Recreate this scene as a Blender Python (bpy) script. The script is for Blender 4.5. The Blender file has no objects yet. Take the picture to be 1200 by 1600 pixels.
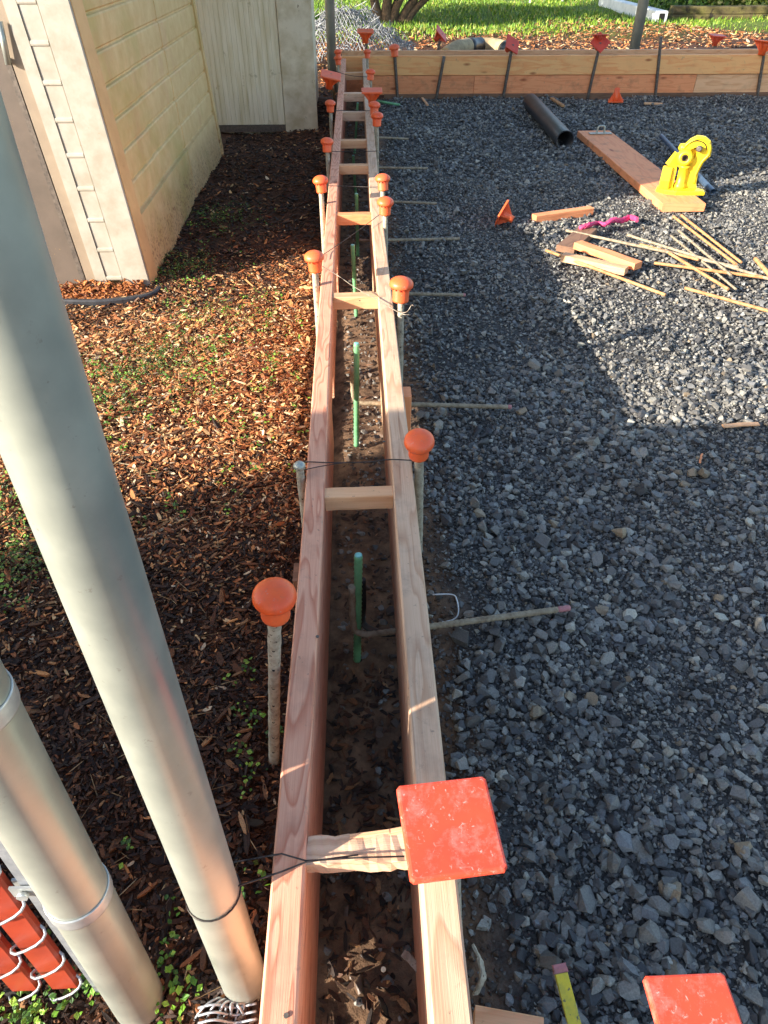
import bpy, bmesh, math, random
import numpy as np
from mathutils import Vector, Matrix
R = math.radians
random.seed(7); rng = np.random.default_rng(11)
sc = bpy.context.scene
COL = sc.collection
# ------------------------------------------------------------------ camera
F = 1100.0; PITCH = math.atan(918/F); YAW = R(1.96); H = 1.2; ZT = .315
cam_d = bpy.data.cameras.new('camera'); cam = bpy.data.objects.new('camera', cam_d); COL.objects.link(cam)
cam.location = (0, 0, H); cam.rotation_euler = (math.pi/2-PITCH, 0, -YAW)
cam_d.sensor_fit = 'VERTICAL'; cam_d.sensor_height = 36; cam_d.lens = F/1600*36
cam_d.clip_start = .02; cam_d.clip_end = 500
sc.camera = cam
CR = cam.rotation_euler.to_matrix(); CRi = CR.transposed(); CP = Vector((0, 0, H))
def ray(px, py): return CR @ Vector(((px-600)/F, (800-py)/F, -1))
def G(px, py, z=0):
    d = ray(px, py); t = (z-H)/d.z; return CP + d*t
def AY(px, py, Y):
    d = ray(px, py); return CP + d*(Y/d.y)
def AX(px, py, X):
    d = ray(px, py); return CP + d*(X/d.x)
cr = np.array(CR)
def proj(P):
    q = (P-np.array([0, 0, H])) @ cr
    w = np.maximum(-q[:, 2], 1e-4)
    return 600+F*q[:, 0]/w, 800-F*q[:, 1]/w, -q[:, 2]
def inview(P, m=170):
    x, y, w = proj(P)
    return (w > .05) & (x > -m) & (x < 1200+m) & (y > -m) & (y < 1600+m)
# ------------------------------------------------------------------ colour, nodes
def lin(r, g, b):
    f = lambda c: (c/255/12.92) if c/255 <= .04045 else ((c/255+.055)/1.055)**2.4
    return (f(r), f(g), f(b), 1)
class NT:
    def __init__(s, name, rough=.6, metal=0, spec=.5):
        s.m = bpy.data.materials.new(name); s.m.use_nodes = True; s.t = s.m.node_tree
        s.b = s.t.nodes['Principled BSDF']; s.b.inputs['Roughness'].default_value = rough
        s.b.inputs['Metallic'].default_value = metal; s.b.inputs['Specular IOR Level'].default_value = spec
    def n(s, typ, **kw):
        nd = s.t.nodes.new(typ)
        for k, v in kw.items():
            if k.startswith('_'): setattr(nd, k[1:], v)
            else:
                key = k.replace('__', ' ')
                nd.inputs[int(key[1:]) if key[0] == 'i' and key[1:].isdigit() else key].default_value = v
        return nd
    def l(s, a, b): s.t.links.new(a, b)
    def coord(s, kind='Object', scale=(1, 1, 1)):
        tc = s.n('ShaderNodeTexCoord'); mp = s.n('ShaderNodeMapping'); mp.inputs['Scale'].default_value = scale
        s.l(tc.outputs[kind], mp.inputs['Vector']); return mp.outputs[0]
    def noise(s, vec, scale=10, detail=4, rough=.6, dist=0):
        nd = s.n('ShaderNodeTexNoise', Scale=scale, Detail=detail, Roughness=rough, Distortion=dist)
        s.l(vec, nd.inputs['Vector']); return nd.outputs['Fac']
    def ramp(s, fac, stops):
        r = s.n('ShaderNodeValToRGB'); e = r.color_ramp.elements
        while len(e) < len(stops): e.new(.5)
        for i, (p, c) in enumerate(stops):
            e[i].position = p; e[i].color = c if isinstance(c, tuple) else (c, c, c, 1)
        s.l(fac, r.inputs[0]); return r.outputs[0]
    def mix(s, f, a, b, mode='MIX'):
        m = s.n('ShaderNodeMix', _data_type='RGBA', _blend_type=mode)
        for v, k in ((f, 0), (a, 6), (b, 7)):
            if isinstance(v, (int, float, tuple)): m.inputs[k].default_value = v
            else: s.l(v, m.inputs[k])
        return m.outputs[2]
    def math(s, op, a, b=0):
        m = s.n('ShaderNodeMath', _operation=op)
        for i, v in enumerate((a, b)):
            if isinstance(v, (int, float)): m.inputs[i].default_value = v
            else: s.l(v, m.inputs[i])
        return m.outputs[0]
    def col(s, c):
        if isinstance(c, tuple): s.b.inputs['Base Color'].default_value = c
        else: s.l(c, s.b.inputs['Base Color'])
    def bump(s, h, strength=.5, dist=.002):
        b = s.n('ShaderNodeBump', Strength=strength, Distance=dist); s.l(h, b.inputs['Height'])
        s.l(b.outputs[0], s.b.inputs['Normal'])
    def rough(s, v): s.l(v, s.b.inputs['Roughness'])

def m_wood(name, c1, c2, cdark, stain=.35, contour=9, ring=.55, seed=0, streak=.35):
    w = NT(name, .65, 0, .35)
    tc = w.n('ShaderNodeTexCoord'); mp = w.n('ShaderNodeMapping'); w.l(tc.outputs['UV'], mp.inputs[0])
    mp.inputs['Location'].default_value = (seed*3.7, seed*1.3, seed)
    v = mp.outputs[0]
    m1 = w.n('ShaderNodeMapping', Scale=(2.2, 17, 1)); w.l(v, m1.inputs[0])
    m2 = w.n('ShaderNodeMapping', Scale=(7, 480, 1)); w.l(v, m2.inputs[0])
    n1 = w.noise(m1.outputs[0], 1, 2, .45, .3)
    lines = w.math('FRACT', w.math('MULTIPLY', n1, contour))
    lines = w.ramp(lines, [(0, 0.), (.5, .15), (.88, 1.), (1., .1)])
    fine = w.noise(m2.outputs[0], 1, 4, .7)
    c = w.mix(w.math('MULTIPLY', lines, ring), c1, c2)
    c = w.mix(w.math('MULTIPLY', w.ramp(fine, [(.4, 0.), (.75, 1.)]), .45), c, c2)
    big = w.noise(v, 9, 5, .65); big = w.ramp(big, [(.52, 0.), (.72, 1.)])
    c = w.mix(w.math('MULTIPLY', big, stain), c, cdark)
    sp = w.noise(v, 70, 4, .7); sp = w.ramp(sp, [(.64, 0.), (.72, 1.)])
    c = w.mix(w.math('MULTIPLY', sp, .65), c, cdark)
    mudn = w.noise(v, 23, 6, .75, .4); mudn = w.ramp(mudn, [(.6, 0.), (.7, 1.)])
    c = w.mix(w.math('MULTIPLY', mudn, .45), c, lin(128, 112, 98))
    mst = w.n('ShaderNodeMapping', Scale=(1.7, 42, 1)); w.l(v, mst.inputs[0])
    stk_ = w.ramp(w.noise(mst.outputs[0], 1, 3, .55), [(.63, 0.), (.74, 1.)])
    c = w.mix(w.math('MULTIPLY', stk_, streak), c, lin(138, 84, 54))
    # knots
    m3 = w.n('ShaderNodeMapping', Scale=(3.1, 9, 1)); w.l(v, m3.inputs[0])
    vo = w.n('ShaderNodeTexVoronoi', Scale=1.0); w.l(m3.outputs[0], vo.inputs['Vector'])
    kn = w.ramp(vo.outputs['Distance'], [(.04, 1.), (.13, 0.)])
    c = w.mix(w.math('MULTIPLY', kn, .8), c, (c2[0]*.35, c2[1]*.25, c2[2]*.2, 1))
    oi = w.n('ShaderNodeObjectInfo')
    hs = w.n('ShaderNodeHueSaturation'); w.l(c, hs.inputs['Color'])
    w.l(w.math('ADD', w.math('MULTIPLY', oi.outputs['Random'], .25), .88), hs.inputs['Value'])
    w.col(hs.outputs[0])
    w.bump(w.math('ADD', fine, w.math('MULTIPLY', lines, .5)), .45, .0012)
    return w.m
def m_plain(name, c1, c2=None, scale=20, rough=.6, metal=0, bump=.2, bd=.001, spec=.5, lo=.4, hi=.65, spots=None, vec='Object', rr=None):
    w = NT(name, rough, metal, spec); v = w.coord(vec)
    n = w.noise(v, scale, 6, .65)
    c = c1 if c2 is None else w.mix(w.ramp(n, [(lo, 0.), (hi, 1.)]), c1, c2)
    if spots:
        n2 = w.noise(v, spots[1], 5, .7); c = w.mix(w.ramp(n2, [(spots[2], 0.), (spots[2]+.06, 1.)]), c, spots[0])
    if name.startswith('orange_pl') or name == 'red_plastic':
        oi = w.n('ShaderNodeObjectInfo'); f_ = w.ramp(w.noise(v, 9, 3), [(.3, 0.), (.7, 1.)])
        c = w.mix(w.math('MULTIPLY', w.math('MULTIPLY', oi.outputs['Random'], f_), .4), c, lin(232, 132, 92))
        c = w.mix(w.math('MULTIPLY', w.ramp(w.noise(v, 120, 6, .8), [(.52, 0.), (.7, 1.)]), .3), c, lin(170, 110, 84))
    w.col(c)
    if rr: w.rough(w.ramp(n, [(.3, rr[0]), (.7, rr[1])]))
    if bump: w.bump(w.noise(v, scale*4, 5, .7), bump, bd)
    return w.m
def m_vcol(name, rough=.7, spec=.4, bs=400, bstr=.5, bd=.001, vs=.35, wet=None):
    w = NT(name, rough, 0, spec); a = w.n('ShaderNodeAttribute', _attribute_name='col')
    v = w.coord(); n = w.noise(v, bs, 4, .65)
    k = w.ramp(n, [(.3, 1-vs), (.7, 1+vs*.4)])
    w.col(w.mix(1.0, a.outputs['Color'], k, 'MULTIPLY'))
    if wet: w.rough(w.ramp(w.noise(v, 60, 2), [(.35, wet), (.6, rough)]))
    w.bump(n, bstr, bd); return w.m

M = {}
M['pinkwood'] = m_wood('wood_pink_stained', lin(232, 174, 142), lin(190, 110, 80), lin(124, 96, 82), .3, 12, .75, 1, .1)
M['palewood'] = m_wood('wood_pale', lin(226, 192, 160), lin(180, 128, 92), lin(122, 102, 92), .4, 7, .55, 2, .9)
M['fir'] = m_wood('wood_fir', lin(232, 184, 140), lin(200, 132, 84), lin(120, 88, 66), .25, 5, .5, 3)
M['firorange'] = m_wood('wood_fir_orange', lin(238, 158, 108), lin(212, 118, 72), lin(110, 76, 58), .45, 6, .45, 4)
M['firyellow'] = m_wood('wood_fir_yellow', lin(244, 186, 122), lin(232, 142, 84), lin(150, 104, 70), .15, 4, .6, 5)
M['darkwood'] = m_wood('wood_weathered', lin(140, 104, 80), lin(96, 68, 50), lin(50, 38, 32), .5, 6, .5, 6)
M['galv'] = m_plain('galvanized_steel', lin(158, 163, 154), lin(180, 184, 172), 9, .44, .52, .1, .0006, .5, .35, .7, (lin(150, 150, 140), 60, .64), rr=(.3, .52))
M['band'] = m_plain('galvanized_band', lin(168, 172, 172), lin(192, 195, 193), 30, .42, .5, .08)
M['wire'] = m_plain('galvanized_wire', lin(146, 151, 158), lin(172, 176, 180), 60, .45, .5, .1)
M['slat'] = m_plain('orange_slat', lin(152, 58, 36), lin(130, 46, 32), 9, .42, 0, .1, spots=(lin(120, 60, 45), 40, .66))
M['orange'] = m_plain('orange_plastic', lin(252, 104, 44), lin(242, 88, 44), 22, .42, 0, .12, .0006, spots=(lin(226, 140, 120), 85, .63))
w = NT('orange_plastic_chalky', .5, 0, .5); v = w.coord()
c = w.mix(w.ramp(w.noise(v, 14, 4, .6), [(.35, 0.), (.7, 1.)]), lin(238, 80, 50), lin(224, 68, 46))
c = w.mix(w.math('MULTIPLY', w.ramp(w.noise(v, 24, 7, .8), [(.5, 0.), (.64, 1.)]), .38), c, lin(206, 150, 138))
c = w.mix(w.math('MULTIPLY', w.ramp(w.noise(v, 130, 6, .75, .5), [(.6, 0.), (.66, 1.)]), .6), c, lin(220, 190, 180))
c = w.mix(w.math('MULTIPLY', w.ramp(w.noise(w.coord(scale=(20, 300, 20)), 1, 3, .6), [(.66, 0.), (.7, 1.)]), .35), c, lin(214, 160, 146))
w.col(c); w.bump(w.noise(v, 90, 4, .7), .25, .0006); M['orangedust'] = w.m
M['redcap'] = m_plain('red_plastic', lin(216, 70, 46), lin(192, 56, 42), 30, .5, 0, .1, spots=(lin(200, 120, 100), 60, .66))
M['stake'] = m_plain('mortar_splashed_steel', lin(150, 140, 122), lin(186, 178, 158), 55, .85, .05, .7, .0015, .3, .38, .6, (lin(78, 66, 56), 120, .6))
M['darksteel'] = m_plain('dull_steel', lin(92, 84, 78), lin(120, 110, 100), 60, .6, .5, .4, .001)
M['rebar'] = m_plain('rusty_rebar', lin(164, 150, 126), lin(124, 106, 84), 60, .75, .1, .5, .001)
M['rebartan'] = m_plain('tan_rusty_rebar', lin(196, 148, 100), lin(160, 108, 66), 30, .75, .1, .5, .001)
M['blackrod'] = m_plain('black_bent_rod', lin(36, 36, 38), lin(58, 54, 52), 60, .6, .2, .4)
M['green'] = m_plain('green_epoxy_rebar', lin(112, 170, 120), lin(90, 144, 100), 40, .45, 0, .3, .0008, spots=(lin(150, 150, 120), 90, .66))
M['greentip'] = m_plain('green_pale_cut_end', lin(130, 190, 180), lin(110, 170, 160), 60, .5)
M['pink'] = m_plain('pink_marking_paint', lin(216, 60, 120), lin(190, 70, 100), 60, .7)
M['pinkdull'] = m_plain('faded_pink_paint', lin(186, 120, 122), lin(150, 110, 104), 90, .75)
M['tie'] = m_plain('dark_tie_wire', lin(48, 44, 44), lin(80, 74, 70), 90, .5, .6, 0)
M['tielight'] = m_plain('light_tie_wire', lin(170, 160, 145), lin(120, 105, 90), 90, .5, .5, 0)
M['blackpipe'] = m_plain('black_plastic_pipe', lin(34, 36, 40), lin(60, 60, 62), 12, .38, 0, .15, spots=(lin(110, 108, 104), 50, .66))
M['bluerod'] = m_plain('blued_steel_pipe', lin(70, 92, 118), lin(92, 112, 134), 20, .4, .3, .1)
M['yellow'] = m_plain('yellow_machine_paint', lin(238, 208, 38), lin(222, 186, 36), 20, .42, 0, .3, .001, spots=(lin(104, 84, 44), 30, .6))
M['yelpaint'] = m_plain('yellow_paint_worn', lin(226, 206, 60), lin(190, 180, 70), 60, .6, 0, .2, spots=(lin(90, 90, 80), 90, .6))
M['darkbrown'] = m_plain('dark_brown_metal', lin(60, 44, 28), lin(96, 72, 40), 60, .5, .4)
M['white'] = m_plain('white_plastic', lin(226, 228, 228), lin(200, 204, 206), 6, .45)
M['black'] = m_plain('black_void', lin(14, 14, 14), None, 10, .9, bump=0)
M['tiewall'] = m_plain('mossy_timber', lin(84, 72, 48), lin(110, 102, 52), 5, .9, 0, .8, .01, spots=(lin(44, 38, 28), 7, .55))
M['bark'] = m_plain('tree_bark', lin(112, 92, 72), lin(74, 60, 48), 22, .9, 0, .8, .01)
M['stone'] = m_vcol('crushed_stone', .58, .5, 330, .6, .0012, .4, .36)
M['chip'] = m_vcol('bark_chip', .75, .3, 500, .6, .001, .5, .5)
M['leaf'] = m_vcol('leaf', .5, .4, 200, .2, .0005, .3)
M['beige'] = m_plain('beige_tube', lin(176, 156, 118), lin(140, 122, 92), 12, .8, 0, .3, .003)
M['edging'] = m_plain('black_plastic_edging', lin(40, 42, 46), lin(58, 58, 62), 30, .5)
# ------------------------------------------------------------------ object helpers
WL = {}
def link(o, parent=None):
    COL.objects.link(o)
    if parent is not None: o.parent = parent
    return o
def tag(o, label=None, cat=None, group=None, kind=None):
    if label: o['label'] = label
    if cat: o['category'] = cat
    if group: o['group'] = group
    if kind: o['kind'] = kind
    return o
def thing(name, loc, label, cat, group=None):
    o = bpy.data.objects.new(name, None); o.empty_display_size = .05
    o.location = loc; WL[o] = Vector(loc); COL.objects.link(o); return tag(o, label, cat, group)
class MB:
    def __init__(s): s.v = []; s.f = []; s.uv = []; s.sm = []
    def face(s, idx, uv=None, smooth=False):
        s.f.append(idx); s.uv.append(uv or [(0, 0)]*len(idx)); s.sm.append(smooth)
    def box(s, c, size, rot=None, taper=1.0):
        c = Vector(c); b = len(s.v); hx, hy, hz = [k/2 for k in size]
        for dz in (-1, 1):
            t = taper if dz > 0 else 1
            for dx, dy in ((-1, -1), (1, -1), (1, 1), (-1, 1)):
                p = Vector((dx*hx*t, dy*hy*t, dz*hz))
                if rot: p = rot @ p
                s.v.append(c+p)
        L = size
        for q in ((0, 3, 2, 1), (4, 5, 6, 7), (0, 1, 5, 4), (1, 2, 6, 5), (2, 3, 7, 6), (3, 0, 4, 7)):
            s.face([b+i for i in q], [(0, 0), (.1, 0), (.1, .1), (0, .1)])
        return s
    def tube(s, pts, rad, n=10, caps=True, smooth=True, flat=None):
        pts = [Vector(p) for p in pts]; m = len(pts)
        rads = rad if isinstance(rad, (list, tuple)) else [rad]*m
        b = len(s.v); up = None; L = 0
        for i, p in enumerate(pts):
            t = (pts[min(i+1, m-1)]-pts[max(i-1, 0)]).normalized()
            if up is None:
                a = Vector((0, 0, 1)) if abs(t.z) < .9 else Vector((1, 0, 0))
                up = (a-t*a.dot(t)).normalized()
            else: up = (up-t*up.dot(t)).normalized()
            sd = t.cross(up)
            for k in range(n):
                an = 2*math.pi*k/n
                s.v.append(p+(up*math.cos(an)*(flat or 1)+sd*math.sin(an))*rads[i])
        for i in range(m-1):
            d = (pts[i+1]-pts[i]).length
            for k in range(n):
                k2 = (k+1) % n
                s.face([b+i*n+k, b+i*n+k2, b+(i+1)*n+k2, b+(i+1)*n+k], [(L, k/n*.1), (L, (k+1)/n*.1), (L+d, (k+1)/n*.1), (L+d, k/n*.1)], smooth)
            L += d
        if caps:
            s.face([b+k for k in reversed(range(n))]); s.face([b+(m-1)*n+k for k in range(n)])
        return s
    def lathe(s, prof, n=24, origin=(0, 0, 0), rot=None, smooth=True, caps=True):
        b = len(s.v); o = Vector(origin); m = len(prof)
        for r, z in prof:
            for k in range(n):
                a = 2*math.pi*k/n; p = Vector((r*math.cos(a), r*math.sin(a), z))
                s.v.append(o+(rot @ p if rot else p))
        for i in range(m-1):
            for k in range(n):
                k2 = (k+1) % n
                s.face([b+i*n+k, b+i*n+k2, b+(i+1)*n+k2, b+(i+1)*n+k], None, smooth)
        if caps:
            s.face([b+k for k in reversed(range(n))]); s.face([b+(m-1)*n+k for k in range(n)])
        return s
    def plank(s, pts, w, h, ch=.0025, up=(0, 0, 1), rnd=0, v0=None, wtop=None):
        """board: pts = top-centre line; width w sideways, h downwards"""
        pts = [Vector(p) for p in pts]; up = Vector(up); m = len(pts)
        pr = [(-w/2+ch, 0), (w/2-ch, 0), (w/2, -ch), (w/2, -h+ch), (w/2-ch, -h), (-w/2+ch, -h), (-w/2, -h+ch), (-w/2, -ch)]
        n = 8; b = len(s.v); L = random.random()*5; V = random.random()*3 if v0 is None else v0
        per = [0]
        for k in range(n):
            a, c = pr[k], pr[(k+1) % n]; per.append(per[-1]+math.hypot(a[0]-c[0], a[1]-c[1]))
        for i, p in enumerate(pts):
            t = (pts[min(i+1, m-1)]-pts[max(i-1, 0)]).normalized()
            sd = t.cross(up).normalized(); u2 = sd.cross(t).normalized()
            for x, z in pr:
                jx = (random.random()-.5)*rnd; jz = (random.random()-.5)*rnd
                s.v.append(p+sd*(x+jx)+u2*(z+jz))
        for i in range(m-1):
            d = (pts[i+1]-pts[i]).length
            for k in range(n):
                k2 = (k+1) % n
                s.face([b+i*n+k, b+i*n+k2, b+(i+1)*n+k2, b+(i+1)*n+k],
                       [(L, V+per[k]), (L, V+per[k+1]), (L+d, V+per[k+1]), (L+d, V+per[k])])
            L += d
        s.face([b+k for k in reversed(range(n))], [(L+pr[k][0], V+pr[k][1]) for k in reversed(range(n))])
        s.face([b+(m-1)*n+k for k in range(n)], [(L+pr[k][0], V+pr[k][1]) for k in range(n)])
        return s
    def prism(s, outline, thick, M4, bev=0):
        """outline in local xz, thickness along y, transformed by M4"""
        b = len(s.v); n = len(outline)
        cx = sum(p[0] for p in outline)/n; cz = sum(p[1] for p in outline)/n
        rings = [(-thick/2, bev), (-thick/2+bev, 0), (thick/2-bev, 0), (thick/2, bev)] if bev else [(-thick/2, 0), (thick/2, 0)]
        for y, ins in rings:
            for x, z in outline:
                d = math.hypot(x-cx, z-cz) or 1; k = 1-ins/d
                s.v.append(M4 @ Vector((cx+(x-cx)*k, y, cz+(z-cz)*k)))
        m = len(rings)
        for i in range(m-1):
            for k in range(n):
                k2 = (k+1) % n; s.face([b+i*n+k, b+i*n+k2, b+(i+1)*n+k2, b+(i+1)*n+k])
        s.face([b+k for k in reversed(range(n))]); s.face([b+(m-1)*n+k for k in range(n)])
        return s
    def build(s, name, mat, parent=None, loc=None):
        if parent is not None: off = WL[parent]
        else: off = Vector(loc) if loc is not None else sum((Vector(v) for v in s.v), Vector())/len(s.v)
        me = bpy.data.meshes.new(name)
        me.from_pydata([tuple(Vector(v)-off) for v in s.v], [], s.f)
        me.polygons.foreach_set('use_smooth', s.sm)
        uvl = me.uv_layers.new(name='UVMap')
        uvl.data.foreach_set('uv', [c for f in s.uv for p in f for c in p])
        bm = bmesh.new(); bm.from_mesh(me); bmesh.ops.recalc_face_normals(bm, faces=bm.faces); bm.to_mesh(me); bm.free()
        me.materials.append(mat if not isinstance(mat, str) else M[mat])
        o = bpy.data.objects.new(name, me); WL[o] = off
        if parent is None: o.location = off
        return link(o, parent)
def single(name, mb, mat, label, cat, group=None, loc=None):
    return tag(mb.build(name, mat, None, loc), label, cat, group)
def lerp(a, b, t): return a+(b-a)*t
def resample(a, b, n, jit=0):
    a = Vector(a); b = Vector(b)
    return [a.lerp(b, i/n)+Vector(((random.random()-.5), (random.random()-.5), (random.random()-.5)))*jit for i in range(n+1)]
def smoothpath(P, n=6):
    P = [Vector(p) for p in P]; out = []
    Q = [P[0]*2-P[1]]+P+[P[-1]*2-P[-2]]
    for i in range(1, len(Q)-2):
        for k in range(n):
            t = k/n; p0, p1, p2, p3 = Q[i-1:i+3]
            out.append(.5*((2*p1)+(p2-p0)*t+(2*p0-5*p1+4*p2-p3)*t*t+(3*p1-p0-3*p2+p3)*t**3))
    out.append(P[-1]); return out
def rotto(d):
    return Vector((0, 0, 1)).rotation_difference(Vector(d).normalized()).to_matrix()
# ------------------------------------------------------------------ light
SD = Vector((math.cos(R(20))*math.cos(R(27)), math.cos(R(20))*math.sin(R(27)), -math.sin(R(20))))
sl = bpy.data.lights.new('sun', 'SUN'); sl.energy = 5.0; sl.angle = R(.55); sl.color = (1, .92, .80)
so = bpy.data.objects.new('sun', sl); so.rotation_euler = (-SD).to_track_quat('Z', 'Y').to_euler(); so.location = (-5, -3, 5); COL.objects.link(so)
wd = bpy.data.worlds.new('World'); sc.world = wd; wd.use_nodes = True
sk = wd.node_tree.nodes.new('ShaderNodeTexSky'); sk.sky_type = 'NISHITA'; sk.sun_disc = False
sk.sun_elevation = R(20); sk.sun_rotation = math.atan2(-SD.x, -SD.y)
bg = wd.node_tree.nodes['Background']; bg.inputs[1].default_value = .128
wd.node_tree.links.new(sk.outputs[0], bg.inputs[0])
sc.view_settings.view_transform = 'Standard'; sc.view_settings.look = 'None'; sc.view_settings.exposure = 1.5; sc.view_settings.gamma = 1
# ------------------------------------------------------------------ ground
XL, XR = -.085, .065       # inner faces of the form
FY = 7.2                   # far form
def gh(x, y):
    z = .010*np.sin(x*3.1+1.2)*np.sin(y*2.3+.4)+.007*np.sin(x*8.3+y*5.1)+.005*np.sin(y*13.7-x*6.1+1)+.003*np.sin(x*31+y*17)*np.sin(y*29-x*11)
    z = z+np.where((x < -.2) & (y < FY), .012*np.exp(-((y-2.4)/.8)**2)+.01, 0)
    ins = (x > XL-.03) & (x < XR+.03) & (y < FY)
    z = np.where(ins, z*1.3-.035, z)
    z = z-np.where((x < XL+.02) & (x > -.4) & (y > 1.6) & (y < 2.8), .022*np.clip((x+.4)/.2, 0, 1), 0)
    far = np.clip((y-FY-.3)/1.2, 0, 1)
    z = z+np.where(y > FY, .05*far+.03*np.sin(x*1.7+y*1.1)*far, 0)
    return z
def npmesh(name, V, T, mat, colors=None, smooth=False, loops=3):
    me = bpy.data.meshes.new(name); n = len(V); k = len(T)
    me.vertices.add(n); me.vertices.foreach_set('co', V.astype(np.float32).ravel())
    me.loops.add(k*loops); me.loops.foreach_set('vertex_index', T.astype(np.int32).ravel())
    me.polygons.add(k); me.polygons.foreach_set('loop_start', (np.arange(k)*loops).astype(np.int32))
    me.polygons.foreach_set('use_smooth', np.full(k, smooth))
    if colors is not None:
        ca = me.color_attributes.new('col', 'FLOAT_COLOR', 'POINT')
        c = np.ones((n, 4), np.float32); c[:, :3] = colors; ca.data.foreach_set('color', c.ravel())
    me.materials.append(mat); me.update(calc_edges=True)
    o = bpy.data.objects.new(name, me); return link(o)
def grid(name, xs, ys, mat, zf):
    X, Y = np.meshgrid(xs, ys); Z = zf(X, Y); V = np.stack([X, Y, Z], -1).reshape(-1, 3)
    nx, ny = len(xs), len(ys); i = np.arange(nx*ny).reshape(ny, nx)
    T = np.stack([i[:-1, :-1], i[:-1, 1:], i[1:, 1:], i[1:, :-1]], -1).reshape(-1, 4)
    return npmesh(name, V, T, mat, None, True, 4)
w = NT('ground_mix', .9, 0, .3); v = w.coord()
sep = w.n('ShaderNodeSeparateXYZ'); w.l(v, sep.inputs[0]); X_, Y_ = sep.outputs[0], sep.outputs[1]
wob = w.math('MULTIPLY', w.math('SUBTRACT', w.noise(v, 7, 4), .5), .09)
wob2 = w.math('MULTIPLY', w.math('SUBTRACT', w.noise(v, 1.3, 3), .5), 2.4)
nf = w.noise(v, 160, 5, .7); nm = w.noise(v, 22, 5, .65)
grav = w.mix(w.ramp(nf, [(.35, 0.), (.7, 1.)]), lin(40, 39, 39), lin(102, 100, 97))
soil = w.mix(w.ramp(nm, [(.35, 0.), (.65, 1.)]), lin(70, 52, 40), lin(138, 108, 82))
mul = w.mix(w.ramp(nf, [(.35, 0.), (.7, 1.)]), lin(38, 25, 18), lin(104, 66, 42))
gra = w.mix(w.ramp(nm, [(.35, 0.), (.65, 1.)]), lin(60, 80, 24), lin(112, 130, 36))
xw = w.math('ADD', X_, wob)
f1 = w.ramp(w.math('ADD', w.math('MULTIPLY', w.math('SUBTRACT', xw, .19), 12), .5), [(0, 0.), (1, 1.)])
f0 = w.ramp(w.math('ADD', w.math('MULTIPLY', w.math('ADD', xw, .13), 14), .5), [(0, 0.), (1, 1.)])
c = w.mix(f0, mul, soil); c = w.mix(f1, c, grav)
c = w.mix(w.math('GREATER_THAN', Y_, FY+.02), c, mul)
fg = w.ramp(w.math('MULTIPLY', w.math('SUBTRACT', w.math('ADD', Y_, wob2), 10.8), .5), [(0, 0.), (1, 1.)])
c = w.mix(fg, c, gra)
w.col(c); w.bump(w.math('ADD', nf, nm), .8, .006)
xs = np.concatenate([[-150, -60, -25, -12, -6], np.arange(-3, 4, .035), [5, 7, 12, 25, 60, 150]])
ys = np.concatenate([[-150, -60, -20, -6, -2, -1, -.4], np.arange(-.2, 7.3, .035), np.arange(7.4, 12, .15), [13, 14, 16, 18, 22, 30, 60, 150, 260]])
tag(grid('ground', xs, ys, w.m, gh), kind='structure')
# ------------------------------------------------------------------ scatter
def hull_template(npts, flat=1.0):
    bm = bmesh.new()
    for _ in range(npts):
        d = Vector((random.gauss(0, 1), random.gauss(0, 1), random.gauss(0, 1))).normalized()
        d = Vector([math.copysign(abs(c)**.8, c) for c in d])*random.uniform(.82, 1.05)
        bm.verts.new(d)
    r = bmesh.ops.convex_hull(bm, input=bm.verts)
    bmesh.ops.delete(bm, geom=[g for g in r['geom_interior'] if isinstance(g, bmesh.types.BMVert)], context='VERTS')
    bmesh.ops.triangulate(bm, faces=bm.faces); bm.verts.index_update()
    V = np.array([v.co[:] for v in bm.verts]); T = np.array([[v.index for v in f.verts] for f in bm.faces]); bm.free()
    return V*np.array([.5, .5, .5*flat]), T
def rotm(n, tilt=.5):
    a = rng.uniform(0, 2*np.pi, n); b = rng.normal(0, tilt, n); c = rng.normal(0, tilt, n)
    z = np.zeros(n); o = np.ones(n)
    Rz = np.stack([np.cos(a), -np.sin(a), z, np.sin(a), np.cos(a), z, z, z, o], -1).reshape(n, 3, 3)
    Rx = np.stack([o, z, z, z, np.cos(b), -np.sin(b), z, np.sin(b), np.cos(b)], -1).reshape(n, 3, 3)
    Ry = np.stack([np.cos(c), z, np.sin(c), z, o, z, -np.sin(c), z, np.cos(c)], -1).reshape(n, 3, 3)
    return Rz @ Rx @ Ry
def scatter(name, temps, P, S, Rm, C, mat, kind='stuff', smooth=False):
    n = len(P); which = rng.integers(0, len(temps), n); VV = []; TT = []; CC = []; off = 0
    for k, (V, T) in enumerate(temps):
        ix = np.where(which == k)[0]
        if not len(ix): continue
        W = V[None]*S[ix][:, None, :]; W = np.einsum('nij,nvj->nvi', Rm[ix], W)+P[ix][:, None, :]
        nv = len(V); VV.append(W.reshape(-1, 3))
        TT.append((T[None]+(np.arange(len(ix))*nv)[:, None, None]+off).reshape(-1, T.shape[1])); CC.append(np.repeat(C[ix], nv, 0)); off += nv*len(ix)
    o = npmesh(name, np.concatenate(VV), np.concatenate(TT), mat, np.concatenate(CC), smooth, temps[0][1].shape[1])
    return o
def pickc(n, cols, wts):
    cols = np.array([c[:3] for c in cols]); i = rng.choice(len(cols), n, p=np.array(wts)/sum(wts))
    return cols[i]*rng.uniform(.7, 1.25, (n, 1))
def pts(n, x0, x1, y0, y1): return rng.uniform(x0, x1, n), rng.uniform(y0, y1, n)
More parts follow.
